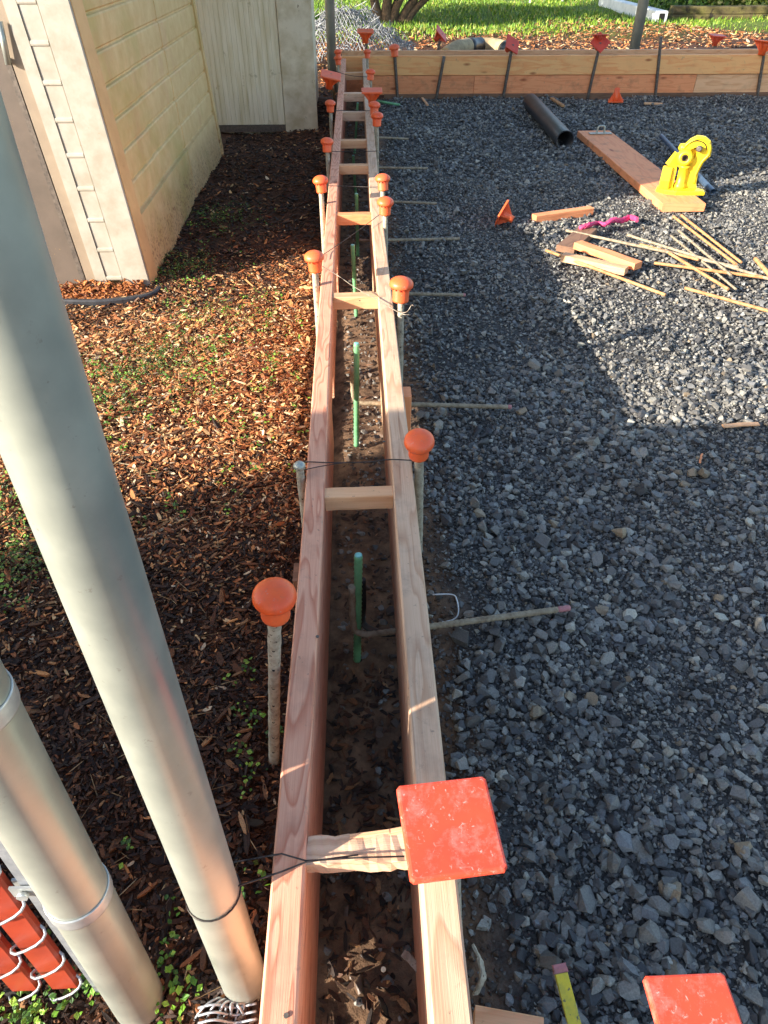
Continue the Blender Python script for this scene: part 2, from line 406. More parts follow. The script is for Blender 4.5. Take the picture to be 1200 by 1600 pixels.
# -- gravel
GC = [lin(132, 128, 120), lin(105, 102, 97), lin(150, 146, 135), lin(81, 80, 79), lin(116, 116, 115), lin(168, 163, 148), lin(140, 122, 98), lin(62, 61, 62)]
GW = [24, 26, 11, 18, 13, 2.2, 1.5, 9]
def gravel_keep(x, y):
    e = .155+.035*np.sin(y*7)+.02*np.sin(y*19)
    p = np.clip((x-e)/.07, 0.05, 1); return (rng.random(len(x)) < p) & (x > .118)
def mk_gravel(n, x0, x1, y0, y1, med, sig, lo, hi, tp, lift, yy=None):
    x, y = pts(n, x0, x1, y0, y1) if yy is None else (rng.uniform(x0, x1, n), yy)
    z = gh(x, y); P = np.stack([x, y, z], -1); k = gravel_keep(x, y) & inview(P); P = P[k]; n = len(P)
    s = np.clip(rng.lognormal(np.log(med), sig, n), lo, hi)
    cl = .5+.5*np.sin(P[:, 0]*9+1.3*np.sin(P[:, 1]*5))*np.sin(P[:, 1]*7+2)
    s *= .8+.4*cl
    S = np.stack([s*rng.uniform(.9, 1.35, n), s*rng.uniform(.7, 1.0, n), s*rng.uniform(.45, .85, n)], -1)
    P[:, 2] += s*rng.uniform(-.05, lift, n)
    return P, S, rotm(n, .45), pickc(n, GC, GW)
big = [hull_template(16) for _ in range(14)]; small = [hull_template(9) for _ in range(10)]
A = [mk_gravel(29000, .1, 1.5, .15, 2.2, .0122, .42, .006, .034, big, .45),
     mk_gravel(700, .16, 1.5, .15, 2.2, .027, .22, .018, .046, big, .5),
     mk_gravel(450, .14, 1.2, .15, 1.1, .02, .25, .012, .034, big, .6)]
A = [np.concatenate(q) for q in zip(*A)]
tag(scatter('gravel', big, *A, M['stone']), 'dark crushed grey gravel covering the ground inside the forms', 'gravel', kind='stuff')
A = [mk_gravel(60000, .1, 1.5, .15, 2.2, .0065, .25, .004, .010, small, .6),
     mk_gravel(60000, .1, 3.2, 2.1, 4.6, .0135, .35, .007, .034, small, .5),
     mk_gravel(52000, .1, 5.2, 4.4, FY-.03, .018, .35, .01, .04, small, .5)]
A = [np.concatenate(q) for q in zip(*A)]
tag(scatter('gravel', small, *A, M['stone']), 'fine and distant crushed grey gravel reaching back to the far form', 'gravel', kind='stuff')
# -- trench stones and clods
n = 2600; x, y = pts(n, XL+.005, XR-.005, .15, FY-.1); P = np.stack([x, y, gh(x, y)], -1)
k = rng.random(n) < np.where((y > 1.5) & (y < 4), 1, .45); P = P[k]; n = len(P)
s = np.clip(rng.lognormal(np.log(.011), .45, n), .004, .03); S = np.stack([s*1.2, s, s*.7], -1)
tag(scatter('soil_clods', big, P, S, rotm(n), pickc(n, [lin(92, 72, 56), lin(70, 54, 42), lin(112, 106, 98), lin(140, 136, 128)], [5, 5, 3, 1.5]), M['stone']), 'brown soil clods and stones on the floor of the trench', 'soil', kind='stuff')
n = 5200; x, y = pts(n, .105, .24, .3, 5.5); P = np.stack([x, y, gh(x, y)], -1); P = P[rng.random(n) < np.clip((.25-x)/.1, 0, 1)]; n = len(P)
s = np.clip(rng.lognormal(np.log(.008), .45, n), .003, .022); S = np.stack([s*1.2, s, s*.7], -1)
tag(scatter('soil_clods', big, P, S, rotm(n), pickc(n, [lin(84, 66, 52), lin(64, 50, 40), lin(100, 92, 84)], [5, 5, 3]), M['stone']), 'crumbly brown soil along the outside of the gravel rail', 'soil', kind='stuff')
# -- bark chips
def chip_template():
    L = 1; a = random.uniform(.2, .6); w1 = random.uniform(.35, .5); k = random.uniform(-.12, .12)
    top = [(-.5, 0), (-.5+a*.3, w1), (.1, .5), (.5-a*.3, w1*.8), (.5, random.uniform(-.2, .2)), (.25, -.5), (-.2, -.45)]
    V = [(x, y, .5+k*(1-4*x*x)) for x, y in top]+[(x, y, -.5+k*(1-4*x*x)) for x, y in top]
    n = len(top); T = [(0, i, i+1) for i in range(1, n-1)]+[(n, n+i+1, n+i) for i in range(1, n-1)]
    for i in range(n):
        j = (i+1) % n; T += [(i, n+i, n+j), (i, n+j, j)]
    return np.array(V), np.array(T)
chips = [chip_template() for _ in range(12)]
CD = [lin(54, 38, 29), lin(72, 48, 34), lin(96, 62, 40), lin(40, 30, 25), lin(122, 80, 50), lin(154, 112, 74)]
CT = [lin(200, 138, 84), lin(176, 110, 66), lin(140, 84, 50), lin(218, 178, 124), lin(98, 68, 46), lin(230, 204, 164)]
def mk_chips(n, x0, x1, y0, y1, l0, l1, xkeep=None, tanf=None, w=(.16, .42), lift=.012, tilt=.32):
    x, y = pts(n, x0, x1, y0, y1); P = np.stack([x, y, gh(x, y)], -1); k = inview(P)
    if xkeep is not None: k &= xkeep(x, y)
    P = P[k]; n = len(P)
    L = rng.uniform(l0, l1, n)*rng.uniform(.5, 1, n)
    S = np.stack([L, L*rng.uniform(w[0], w[1], n), L*rng.uniform(.05, .13, n)], -1)
    P[:, 2] += rng.uniform(0, lift, n)
    f = tanf(P[:, 0], P[:, 1]) if tanf else np.zeros(n)
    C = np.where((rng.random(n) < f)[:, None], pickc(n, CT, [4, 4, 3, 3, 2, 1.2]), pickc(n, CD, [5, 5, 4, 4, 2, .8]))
    return P, S, rotm(n, tilt), C
left = lambda x, y: (x < -.128) & ~((x < -.93) & (y > 2.8))
tanf = lambda x, y: np.clip(np.exp(-((y-2.35-.35*x)/.8)**2)*1.2, .04, .97)  # sunlight put into chip colour: tan share peaks in the sunlit strip
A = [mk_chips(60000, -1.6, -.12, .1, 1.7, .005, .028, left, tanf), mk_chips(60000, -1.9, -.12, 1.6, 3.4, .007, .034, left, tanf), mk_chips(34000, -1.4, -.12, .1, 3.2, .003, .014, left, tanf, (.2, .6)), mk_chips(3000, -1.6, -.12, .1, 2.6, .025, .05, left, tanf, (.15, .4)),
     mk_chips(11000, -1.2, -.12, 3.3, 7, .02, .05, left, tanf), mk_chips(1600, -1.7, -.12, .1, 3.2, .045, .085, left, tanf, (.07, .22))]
A = [np.concatenate(q) for q in zip(*A)]
tag(scatter('bark_mulch', chips, *A, M['chip']), 'wet brown bark chips spread left of the form', 'bark mulch', kind='stuff')
tr = lambda x, y: (x > XL) & (x < XR) & (rng.random(len(x)) < np.where(y < .95, 1, .12))
A = mk_chips(3800, XL, XR, .1, 5, .012, .036, tr, None, lift=.006)
tag(scatter('bark_mulch', chips, *A, M['chip']), 'dark wet bark chips on the floor of the trench', 'bark mulch', kind='stuff')
farm = lambda x, y: y+.8*np.sin(x*.9+1) < 12.6
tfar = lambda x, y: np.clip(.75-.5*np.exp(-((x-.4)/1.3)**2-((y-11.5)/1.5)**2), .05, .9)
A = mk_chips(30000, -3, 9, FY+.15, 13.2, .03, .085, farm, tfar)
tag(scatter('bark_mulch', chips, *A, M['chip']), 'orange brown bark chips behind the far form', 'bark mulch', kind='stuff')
P = []
for (px, py) in [(160, 552), (820, 540), (690, 1440), (560, 1500), (520, 1480), (380, 1290), (230, 1390), (300, 1500)]:
    if px < 500: p = G(px, py, .02); P.append((p.x, p.y, gh(p.x, p.y)+.012))
P = np.array(P, float); n = len(P)
tag(scatter('bark_slabs', chips, P, rng.uniform(.03, .05, (n, 1))*np.array([[1, .16, .12]]), rotm(n, .15), pickc(n, [lin(178, 140, 100), lin(150, 96, 58)], [1, 1]), M['chip']), 'few large pale bark slabs among the mulch', 'bark mulch', kind='stuff')
# -- loose straw bits
n = 420; x, y = pts(n, -1.3, -.13, .15, 2.8); P = np.stack([x, y, gh(x, y)+.012], -1); P = P[(x < -.13) & (inview(P))]; n = len(P)
S = np.stack([rng.uniform(.02, .07, n), rng.uniform(.0008, .0016, n), rng.uniform(.0008, .0016, n)], -1)
tag(scatter('dry_stems', chips, P, S, rotm(n, .25), pickc(n, [lin(176, 150, 110), lin(130, 104, 70), lin(200, 184, 150)], [3, 3, 1]), M['chip']), 'thin dry grass stems lying on the bark', 'dry grass', kind='stuff')
# -- weeds
def leaf_template():
    V = [(0, 0, 0), (.35, .28, .1), (.45, .5, .08), (.75, .3, .15), (1, .05, .05), (.75, -.3, .15), (.45, -.5, .08), (.35, -.28, .1)]
    return np.array(V)*np.array([1, .8, 1]), np.array([[0, i, i+1] for i in range(1, 7)])
leaf = [leaf_template()]
def weed_mesh(cen, rad, nl, size, colr):
    P = []; S = []; C = []; Rl = []
    for (x, y) in cen:
        k = rng.integers(nl[0], nl[1]); a = rng.uniform(0, 2*np.pi, k); r = rad*np.sqrt(rng.random(k))
        px = x+r*np.cos(a); py = y+r*np.sin(a); P.append(np.stack([px, py, gh(px, py)+.012+rng.uniform(0, .02, k)], -1))
        s = rng.uniform(size[0], size[1], k); S.append(np.stack([s, s, s], -1)); Rl.append(rotm(k, .4)); C.append(pickc(k, colr, [1]*len(colr)))
    return np.concatenate(P), np.concatenate(S), np.concatenate(Rl), np.concatenate(C)
WC = [lin(104, 150, 44), lin(78, 124, 36), lin(140, 178, 66), lin(60, 98, 34)]
cl = []
for (px, py, k, rr) in [(260, 590, 34, .16), (320, 560, 14, .1), (300, 480, 16, .14), (400, 490, 14, .1), (365, 545, 10, .09), (190, 670, 10, .06), (180, 600, 8, .05), (360, 690, 8, .05),
        (300, 610, 18, .1), (30, 790, 26, .12), (30, 880, 18, .1), (350, 780, 4, .05), (400, 740, 5, .05), (285, 800, 4, .03), (345, 350, 16, .12), (280, 410, 12, .1), (270, 430, 10, .08),
        (405, 1060, 2, .02), (400, 1110, 3, .025), (370, 1220, 3, .02), (395, 1150, 3, .03), (410, 1240, 2, .02), (270, 1480, 4, .02), (285, 1530, 4, .02), (200, 1340, 2, .01),
        (300, 1580, 3, .015), (400, 1410, 2, .01), (420, 630, 10, .08), (440, 560, 8, .08), (480, 500, 6, .05), (90, 1560, 8, .025), (55, 1585, 8, .02), (140, 1530, 5, .015), (20, 1575, 5, .015)]:
    p = G(px, py)
    for _ in range(k): cl.append((p.x+rng.normal(0, rr), p.y+rng.normal(0, rr*1.2)))
cl = [(a, b) for a, b in cl if a < -.15 and not (a < -.9 and b > 2.8)]
A = weed_mesh(cl, .018, (4, 9), (.006, .013), WC)
tag(scatter('weeds', leaf, *A, M['leaf']), 'small bright green weeds sprouting through the bark', 'weeds', kind='stuff')
ml = []
for (px, py, k, rr) in [(345, 350, 170, .10), (290, 420, 110, .09), (270, 435, 40, .07), (240, 590, 220, .10), (300, 560, 110, .12), (30, 800, 130, .07), (40, 880, 110, .05), (380, 500, 60, .12), (190, 640, 60, .05), (430, 600, 30, .08), (320, 480, 60, .12)]:
    p = G(px, py)
    for _ in range(k): ml.append((p.x+rng.normal(0, rr), p.y+rng.normal(0, rr*1.3)))
ml = [(a, b) for a, b in ml if a < -.15 and not (a < -.9 and b > 2.8)]
A = weed_mesh(ml, .014, (3, 7), (.004, .010), [lin(92, 128, 44), lin(70, 104, 36), lin(120, 146, 60), lin(64, 88, 38)])
tag(scatter('moss', leaf, *A, M['leaf']), 'low green moss and seedlings in patches among the bark', 'moss', kind='stuff')
# -- lawn
n = 85000; x = rng.uniform(-4, 13, n); y = rng.uniform(10.4, 21, n)
k = (y+.8*np.sin(x*.9+1)+rng.normal(0, .35, n) > 11.6) & (rng.random(n) < np.clip((y-9.8)/1.6, .15, 1)); x = x[k]; y = y[k]
P = np.stack([x, y, gh(x, y)], -1); P = P[inview(P, 60)]; n = len(P)
bl = [(np.array([(0, -.5, 0), (0, .5, 0), (.25, .3, .6), (.6, 0, 1)]), np.array([[0, 1, 2], [0, 2, 3]]))]
S = np.stack([rng.uniform(.02, .07, n), rng.uniform(.012, .022, n), rng.uniform(.03, .075, n)], -1)
tag(scatter('grass', bl, P, S, rotm(n, .1), pickc(n, [lin(116, 150, 36), lin(88, 126, 30), lin(150, 170, 60), lin(170, 160, 90)], [4, 4, 2, 1]), M['leaf']), 'sunny green lawn beyond the bark strip', 'grass', kind='stuff')
# ------------------------------------------------------------------ ladder form
def edge_path(rows, z=ZT):
    out = []
    for (py, a, b) in rows:
        p = G(a, py, z); q = G(b, py, z); out.append((p+q)/2)
    return out
Lp = edge_path([(1335, 425, 478), (1080, 447, 493), (790, 478, 508), (600, 488, 511), (461, 500, 520), (335, 508, 526), (258, 516, 530)])
Rp = edge_path([(1560, 668, 740), (1335, 646, 716), (1080, 634, 684), (790, 616, 653), (600, 600, 630), (461, 590, 614), (335, 580, 597), (258, 574, 590)])
def xfit(path, Y):
    ys_ = [p.y for p in path]; xs_ = [p.x for p in path]
    if Y <= ys_[0]: return xs_[0]
    if Y >= ys_[-1]: return xs_[-1]
    return float(np.interp(Y, ys_, xs_))
def board_pts(path, y0, y1, farx, n=40):
    out = []
    for i in range(n+1):
        Y = y0+(y1-y0)*i/n; X = xfit(path, Y)
        if Y > path[-1].y: X = lerp(path[-1].x, farx, (Y-path[-1].y)/(y1-path[-1].y))
        out.append(Vector((X, Y, ZT)))
    # smooth
    for _ in range(6):
        out = [out[0]]+[(out[i-1]+out[i]*2+out[i+1])/4 for i in range(1, n)]+[out[-1]]
    return out
flx = (G(532, 97, ZT).x+G(541, 97, ZT).x)/2; frx = (G(566, 97, ZT).x+G(575, 97, ZT).x)/2
form = thing('footing_form', (0, .3, 0), 'long ladder shaped lumber form with two parallel rails and cross pieces running away', 'footing form')
LB = board_pts(Lp, -.12, FY-.04, flx); RB = board_pts(Rp, -.12, FY-.04, frx)
bw = .040
def sub(P, y0, y1):
    q = [p for p in P if y0 <= p.y <= y1]; return q
def part_board(P, w, zt, h, mat, label, cuts):
    ys_ = [p.y for p in P]; ed = [P[0].y]+cuts+[P[-1].y]
    for i in range(len(ed)-1):
        Q = []
        k = max(2, int((ed[i+1]-ed[i])/.12))
        for j in range(k+1):
            Y = ed[i]+.0008+(ed[i+1]-ed[i]-.0016)*j/k
            Q.append(Vector((float(np.interp(Y, ys_, [p.x for p in P])), Y, zt)))
        o = MB().plank(Q, w, h, .003, rnd=.0008).build('rail_board', mat, form)
        if label and i == 0: o['label'] = label
part_board(LB, bw, ZT, .139, 'pinkwood', 'pinkish wet upper rail board on the bark side', [3.47])
LB2 = [p-Vector((.001, 0, 0)) for p in LB]
part_board(sub(LB2, -9, 1.72), bw, ZT-.1405, .139, 'pinkwood', None, [])
part_board(sub(LB2, 1.72, 2.75), bw, ZT-.1405, .088, 'pinkwood', 'narrower lower rail board with a gap beneath', [])
part_board(sub(LB2, 2.72, 99), bw, ZT-.1405, .139, 'pinkwood', None, [])
part_board(RB, .044, ZT, .139, 'palewood', 'pale upper rail board on the gravel side', [3.52])
part_board([p+Vector((.001, 0, 0)) for p in RB], .044, ZT-.1405, .139, 'palewood', None, [2.2, 4.9])
for (py, a, b, dy, hh, mt) in [(1322, 478, 640, .037, .026, 'palewood'), (766, 508, 615, .034, .036, 'fir'), (459, 520, 590, .04, .04, 'fir'), (332, 527, 581, .04, .04, 'firorange'),
        (256, 530, 576, .04, .04, 'fir'), (217, 533, 573, .04, .04, 'fir'), (173, 536, 571, .05, .05, 'palewood'), (144, 538, 569, .05, .05, 'palewood'), (112, 540, 567, .05, .05, 'fir')]:
    p = G((a+b)/2, py, ZT); Y = p.y
    xl = float(np.interp(Y, [q.y for q in LB], [q.x for q in LB]))+bw/2; xr = float(np.interp(Y, [q.y for q in RB], [q.x for q in RB]))-.022
    mb = MB().plank(resample((xl, Y+.004*(random.random()-.5), ZT-.004), (xr, Y+.006*(random.random()-.5), ZT-.003), 16 if py == 1322 else 5, .0012), dy, hh, .002, rnd=.0035 if py == 1322 else .0006)
    o = mb.build('spreader', mt, form)
    if py == 1322:
        o['label'] = 'splintered nearest cross piece'
        sb = MB()
        for k in range(3):
            t = .35+.16*k+random.random()*.05
            q = Vector((lerp(xl, xr, t), Y+dy/2-.004, ZT-.003)); e = q+Vector((.05, .004+.003*k, .002))
            sb.plank([q, (q+e)/2, e], .006, .008, .001)
        sb.build('splinter', 'fir', form)
# small kicker blocks outside of the rails
for (px, py, z0, z1, sx, nm_) in [(640, 604, .02, .30, 1, 'pale vertical kicker block outside gravel rail'), (452, 880, .02, .24, -1, 'dark damp kicker block outside bark rail')]:
    p = G(px, py, z1); xo = (float(np.interp(p.y, [q.y for q in RB], [q.x for q in RB]))+.022+.011) if sx > 0 else (float(np.interp(p.y, [q.y for q in LB], [q.x for q in LB]))-bw/2-.010)
    mb = MB().plank([(xo, p.y, z0-.05), (xo, p.y, z1)], .02, .05, .002, up=(0, 1, 0))
    mb.build('kicker_block', 'firorange' if sx > 0 else 'darkwood', form)['label'] = nm_
mb = MB().plank([G(742, 1592, ZT-.12), G(850, 1612, ZT-.12)], .03, .035, .002); mb.build('brace_block', 'fir', form)
# nails on rails
for (px, py) in [(447, 1587), (496, 995), (599, 1515), (562, 470), (600, 690)]:
    p = G(px, py, ZT+.0005); MB().lathe([(.0028, 0), (.0028, .0012)], 8, p).build('nail_head', 'darksteel', form)
# ------------------------------------------------------------------ far form
ff = thing('board_form', (2, FY, 0), 'low wall of stacked orange fir boards closing off the far end of the gravel', 'board form')
FZ = .325
zt = FZ; z1 = FZ-.148
def fx(px): return AY(px, 110, FY).x
MB().plank(resample((flx-.06, FY+.019, zt), (6.5, FY+.019-.03, zt), 20, .003), .038, .145, .003).build('form_board', 'firyellow', ff)['label'] = 'smooth yellowish upper board'
xa, xb = fx(742), fx(1091)
for a, b, mt in ((flx-.06, xa-.002, 'firorange'), (xa+.002, xb-.002, 'firorange'), (xb+.002, 6.5, 'fir')):
    MB().plank(resample((a, FY+.019, z1), (b, FY+.016, z1), 8, .002), .038, .145, .003).build('form_board', mt, ff)
MB().plank(resample((fx(600), FY+.0, .04), (6.5, FY-.01, .035), 12, .003), .03, .1, .002).build('bottom_strip', 'darkwood', ff)
mb = MB().plank(resample((flx-.02, FY+.36, FZ), (6.5, FY+.34, FZ), 8, .002), .038, .29, .003); mb.build('form_board', 'fir', ff)['label'] = 'rear board of the doubled form'
# ------------------------------------------------------------------ stakes and caps
def mushroom(loc, axis, label, s=1.0, mat='orange', group='round orange caps on the stakes'):
    t = thing('rebar_cap', loc, label, 'rebar cap', group); rt = rotto(Vector(axis).normalized()+Vector((random.uniform(-.07, .07), random.uniform(-.07, .07), 0))); o = Vector(loc)
    D = .0315*s; pr = [(.0, .0), (D*.72, 0), (D*.97, -.001), (D, .002), (D*.995, .005*s)]
    pr += [(D*math.cos(R(a)), .005*s+D*.60*math.sin(R(a))) for a in range(12, 86, 8)]+[(.0008, .005*s+D*.603)]
    MB().lathe(pr, 28, o, rt).build('dome', mat, t)
    mb = MB().lathe([(.0205*s, 0), (.0225*s, -.006), (.0212*s, -.034*s), (.0216*s, -.035*s), (.0212*s, -.039*s), (.014*s, -.039*s), (.014*s, 0)], 22, o, rt)
    for k in range(14):
        a = 2*math.pi*k/14; mb.box(o+rt @ Vector((math.cos(a)*.0235*s, math.sin(a)*.0235*s, -.0035)), (.006*s, .003, .007), rt @ Matrix.Rotation(a, 3, 'Z'))
    mb.build('sleeve', mat, t)
    return t
def squarecap(loc, axis, label, size=.075, spin=0, mat='orange', group='square topped orange caps', plate=None, hh=None):
    t = thing('rebar_cap', loc, label, 'rebar cap', group); rt = rotto(axis) @ Matrix.Rotation(spin, 3, 'Z'); o = Vector(loc)
    s = size/2; mb = MB(); c = .07*s
    prof = [(s-c, -s), (s, -s+c), (s, s-c), (s-c, s), (-s+c, s), (-s, s-c), (-s, -s+c), (-s+c, -s)]
    b = 0; rings = [(-.006, 1.0), (-.001, 1.0), (.0022, .975), (.0030, .93), (.0031, .5)]
    for z, k in rings:
        for x, y in prof: mb.v.append(o+rt @ Vector((x*k, y*k, z)))
    for i in range(len(rings)-1):
        for k in range(8): mb.face([i*8+k, i*8+(k+1) % 8, (i+1)*8+(k+1) % 8, (i+1)*8+k])
    mb.face([7-k for k in range(8)]); mb.face([32+k for k in range(8)])
    mb.build('plate', mat, t)
    h = hh or size*.62
    mb = MB().lathe([(size*.30, -.006), (size*.2, -h*.4), (size*.17, -h), (size*.12, -h), (size*.12, -.006)], 16, o, rt)
    for k in range(4):
        rr = rt @ Matrix.Rotation(k*math.pi/2+math.pi/4, 3, 'Z'); b = len(mb.v)
        for y in (-.0018, .0018):
            for x, z in ((size*.1, -.006), (size*.60, -.006), (size*.18, -h*.75)): mb.v.append(o+rr @ Vector((x, y, z)))
        mb.face([b, b+1, b+2]); mb.face([b+3, b+5, b+4]); mb.face([b, b+3, b+4, b+1]); mb.face([b+1, b+4, b+5, b+2]); mb.face([b+2, b+5, b+3, b])
    mb.build('ribbed_socket', mat, t)
    return t
def stake(top, foot, r, label, mat='stake', group='steel stakes along the ladder form', name='form_stake', holes=True, ribs=False):
    top = Vector(top); foot = Vector(foot); d = (top-foot); L = d.length; n = max(6, int(L/.012)) if (ribs or holes) else 6
    P = [foot.lerp(top, i/n) for i in range(n+1)]
    if ribs: rad = [r*(1.0 if i % 2 else .86) for i in range(n+1)]
    else: rad = [r*random.uniform(.95, 1.07) for i in range(n+1)]
    mb = MB().tube(P, rad, 12); o = single(name, mb, mat, label, 'stake', group, foot)
    if holes:
        dn = d.normalized(); f = Vector((0, -1, .3)).normalized()
        for k in range(1, int(L/.05)):
            p = foot+dn*(k*.05+.01)
            if p.z > .03: MB().tube([p, p+f*(r*1.06)], .0022, 8).build('nail_hole', 'black', o)
    return o
def st(cap, zc, foot=None, label='', capl='', kind='m', r=.0098, s=1.0, mat='stake', cm='orange', spin=0, size=.075, tilt=None, group='steel stakes along the ladder form', zf=-.05, sleeve=True):
    top = G(cap[0], cap[1], zc)
    if foot is not None:
        ft = G(foot[0], foot[1], foot[2] if len(foot) > 2 else 0)
        d = (top-ft).normalized(); ft = top-d*((top.z-zf)/d.z)
    else: ft = Vector((top.x, top.y+.0, zf)); d = Vector((0, 0, 1))
    stake(top-d*.004, ft, r, label, mat, group, holes=(mat == 'stake' and top.y < 2.7), ribs=(mat != 'stake'))
    ax = Vector(tilt) if tilt else d
    if kind == 'm': mushroom(top, ax, capl, s, cm)
    elif kind == 's': squarecap(top, ax, capl, size, spin, cm)
    return top
Z = .40
# bark side
st((429, 935), .47, (428, 1195), 'mortar crusted stake leaning on the bark side under the big round cap', 'large round orange cap nearest on the bark side')
b = G(468, 730, .34); stk = stake(b, Vector((b.x+.004, b.y, -.05)), .0085, 'bare capless grey stake on the bark side opposite a tie wire')
MB().lathe([(.009, -.004), (.0125, 0), (.0125, .006), (.008, .011), (.001, .012)], 16, b).build('stake_head', 'galv', stk)
for q in [((491, 404), Z, 'stake on the bark side in the sunlit stretch beside the mulch', 'round orange cap on the bark side where the sunlight falls on the mulch'),
          ((501, 284), Z, 'stake on the bark side just beyond the edge of the building shadow', 'round orange cap on the bark side just beyond the building shadow edge'),
          ((511, 223), Z-.01, 'stake on the bark side level with the foot of the white wall boards', 'round orange cap level with the foot of the white wall boards'),
          ((516, 163), Z-.01, 'stake in the dark gap beside the white corner board', 'round orange cap in the dark gap beside the white corner board'),
          ((528, 92), Z, 'stake where the ladder form meets the far form on the bark side', 'lower of two stacked orange caps at the far left corner')]:
    st(q[0], q[1], None, q[2], q[3])
p = G(528, 82, Z+.07); mushroom(p, (0, 0, 1), 'upper of two stacked orange caps at the far left corner', .9)
st((517, 117), Z+.03, (523, 160, .1), 'stake under the tilted square cap in the dark gap', 'square orange cap tilted sideways above the dark gap', 's', size=.135, tilt=(.22, -.18, 1))
# gravel side
st((655, 692), .385, (654, 862), 'stake on the gravel side under the round cap beside the middle of the form', 'round orange cap on the gravel side in the middle of the form')
for q in [((627, 447), Z, 'stake with a twisted wire tail on the gravel side in the sun', 'round orange cap on the gravel side above the twisted wire tail', 1.12),
          ((602, 318), Z, 'stake under the nearer of two neighbouring caps on the gravel side', 'nearer of two neighbouring round orange caps on the gravel side', 1),
          ((598, 281), Z-.01, 'stake under the farther of two neighbouring caps on the gravel side', 'farther of two neighbouring round orange caps on the gravel side', 1),
          ((589, 183), Z-.01, 'far stake under the nearest of three clustered caps on the gravel side', 'nearest cap of the far cluster on the gravel side', 1.1),
          ((585, 166), Z-.01, 'far stake hidden behind the cluster of caps on the gravel side', 'round cap just behind the nearest one in the far cluster', 1.1),
          ((579, 114), Z-.02, 'far gravel side stake beside the last cross pieces', 'round orange cap beside the last cross pieces', 1.1),
          ((574, 82), Z+.02, 'stake at the inner corner of ladder form and far form', 'small round cap at the inner corner of the two forms', 1)]:
    st(q[0], q[1], None, q[2], q[3], s=q[4])
st((581, 141), Z+.03, None, 'far stake under the pinkish square cap', 'pinkish square topped cap over the far cluster', 's', size=.125, cm='orange', tilt=(0, -.05, 1))
# big square cap: corners unprojected on a level plane
zc = .42; cs = [G(640, 1222, zc), G(768, 1206, zc), G(775, 1372, zc), G(628, 1385, zc)]
cen = sum(cs, Vector())/4; ang = math.atan2((cs[1]-cs[0]).y, (cs[1]-cs[0]).x)
sz = ((cs[1]-cs[0]).length+(cs[2]-cs[1]).length)/2*.965
squarecap(cen, (.03, -.06, 1), 'largest scuffed red orange square cap over the nearest end of the gravel rail', sz, ang, 'orangedust', hh=.06)
ft = G(715, 1500, 0); stake(cen-Vector((0, 0, .02)), Vector((ft.x, ft.y, -.05)), .0125, 'thick mortar coated stake under the largest square cap', holes=False)
zc = .33; a = G(1006, 1522, zc); b = G(1134, 1521, zc); sz2 = (b-a).length; ax = (b-a).normalized(); ay = Vector((-ax.y, ax.x, 0))
cen = (a+b)/2-ay*sz2/2; squarecap(cen, (-.0, .02, 1), 'red orange square cap cut off by the bottom right of the picture', sz2, math.atan2(ax.y, ax.x)+.03, 'orangedust', hh=.06)
stake(cen-Vector((0, 0, .02)), Vector((cen.x+.01, cen.y-.01, -.05)), .0125, 'stake hidden under the square cap at the bottom right', holes=False)
# yellow flat stake
p = G(874, 1506, .12); q = G(900, 1608, .10)
t = thing('marking_stake', tuple(q), 'narrow yellow painted stake with faded pink tip poking over the gravel', 'marking stake')
MB().plank([q+(q-p)*.6-Vector((0, 0, .05)), q, p.lerp(q, .15)], .018, .006, .001, rnd=.001).build('shaft', 'yelpaint', t)
MB().plank([p.lerp(q, .145), p.lerp(q, .07), p], .019, .008, .001, rnd=.003).build('tip', 'pinkdull', t)
# far form bars: (top px, top kind, foot px, front?)
g = 'steel bars holding the far form'
def bar(top, foot, front, label, cap=None, capl='', cm='redcap', size=.13, tilt=(0, -.1, 1), spin=0):
    Yb = FY-.016 if front else FY+.42
    b = AY(foot[0], foot[1], Yb); a = AY(top[0], top[1], Yb)
    d = (a-b).normalized(); b = b-d*((b.z+.05)/d.z) if d.z else b
    stake(a, b, .013, label, 'darksteel', g, holes=False)
    if cap == 'm': mushroom(a, d, capl, 1.45, 'orange')
    if cap == 's': squarecap(a, tilt, capl, size, spin, cm)
bar((616, 76), (621, 150), True, 'bar in front of the far form nearest the ladder form', 'm', 'round orange cap on the bar nearest the ladder form')
bar((694, 88), (682, 152), True, 'capless slanting bar in front of the far form cut level with its top')
bar((690, 52), (683, 86), False, 'bar rising behind the far form under a sideways tilted cap', 's', 'red square cap tipped to the right behind the far form', tilt=(.75, -.3, .7))
bar((801, 69), (786, 153), True, 'slanting bar in front of the black and beige tube', 's', 'red square cap tipped over above the black and beige tube', tilt=(.45, -.65, .6))
bar((938, 66), (917, 158), True, 'slanting bar under two stacked red caps', 's', 'lower red square cap of a stacked pair turned cornerwise', tilt=(0, -.75, .6), spin=.78)
p = AY(938, 54, FY); squarecap(p+Vector((0, .01, 0)), (0, .1, 1), 'upper red square cap of a stacked pair', .11, .3, 'redcap')
bar((1033, 58), (1023, 158), True, 'tall capless dark bar standing before the far form')
bar((1121, 55), (1113, 88), False, 'short bar behind the far form near a dark hole', 's', 'red square cap on the bar behind the far form', tilt=(.05, -.05, 1))
bar((1197, 64), (1183, 150), True, 'bar at the right edge of the picture before the far form', 's', 'orange square cap at the right edge of the picture', 'orange', .17, (.1, .05, 1))
bar((571, 48), (574, 92), False, 'tall bar behind the far form beside the heap of mesh', 's', 'orange square cap before the heap of wire mesh', 'orange', .15, (.02, -.1, 1))
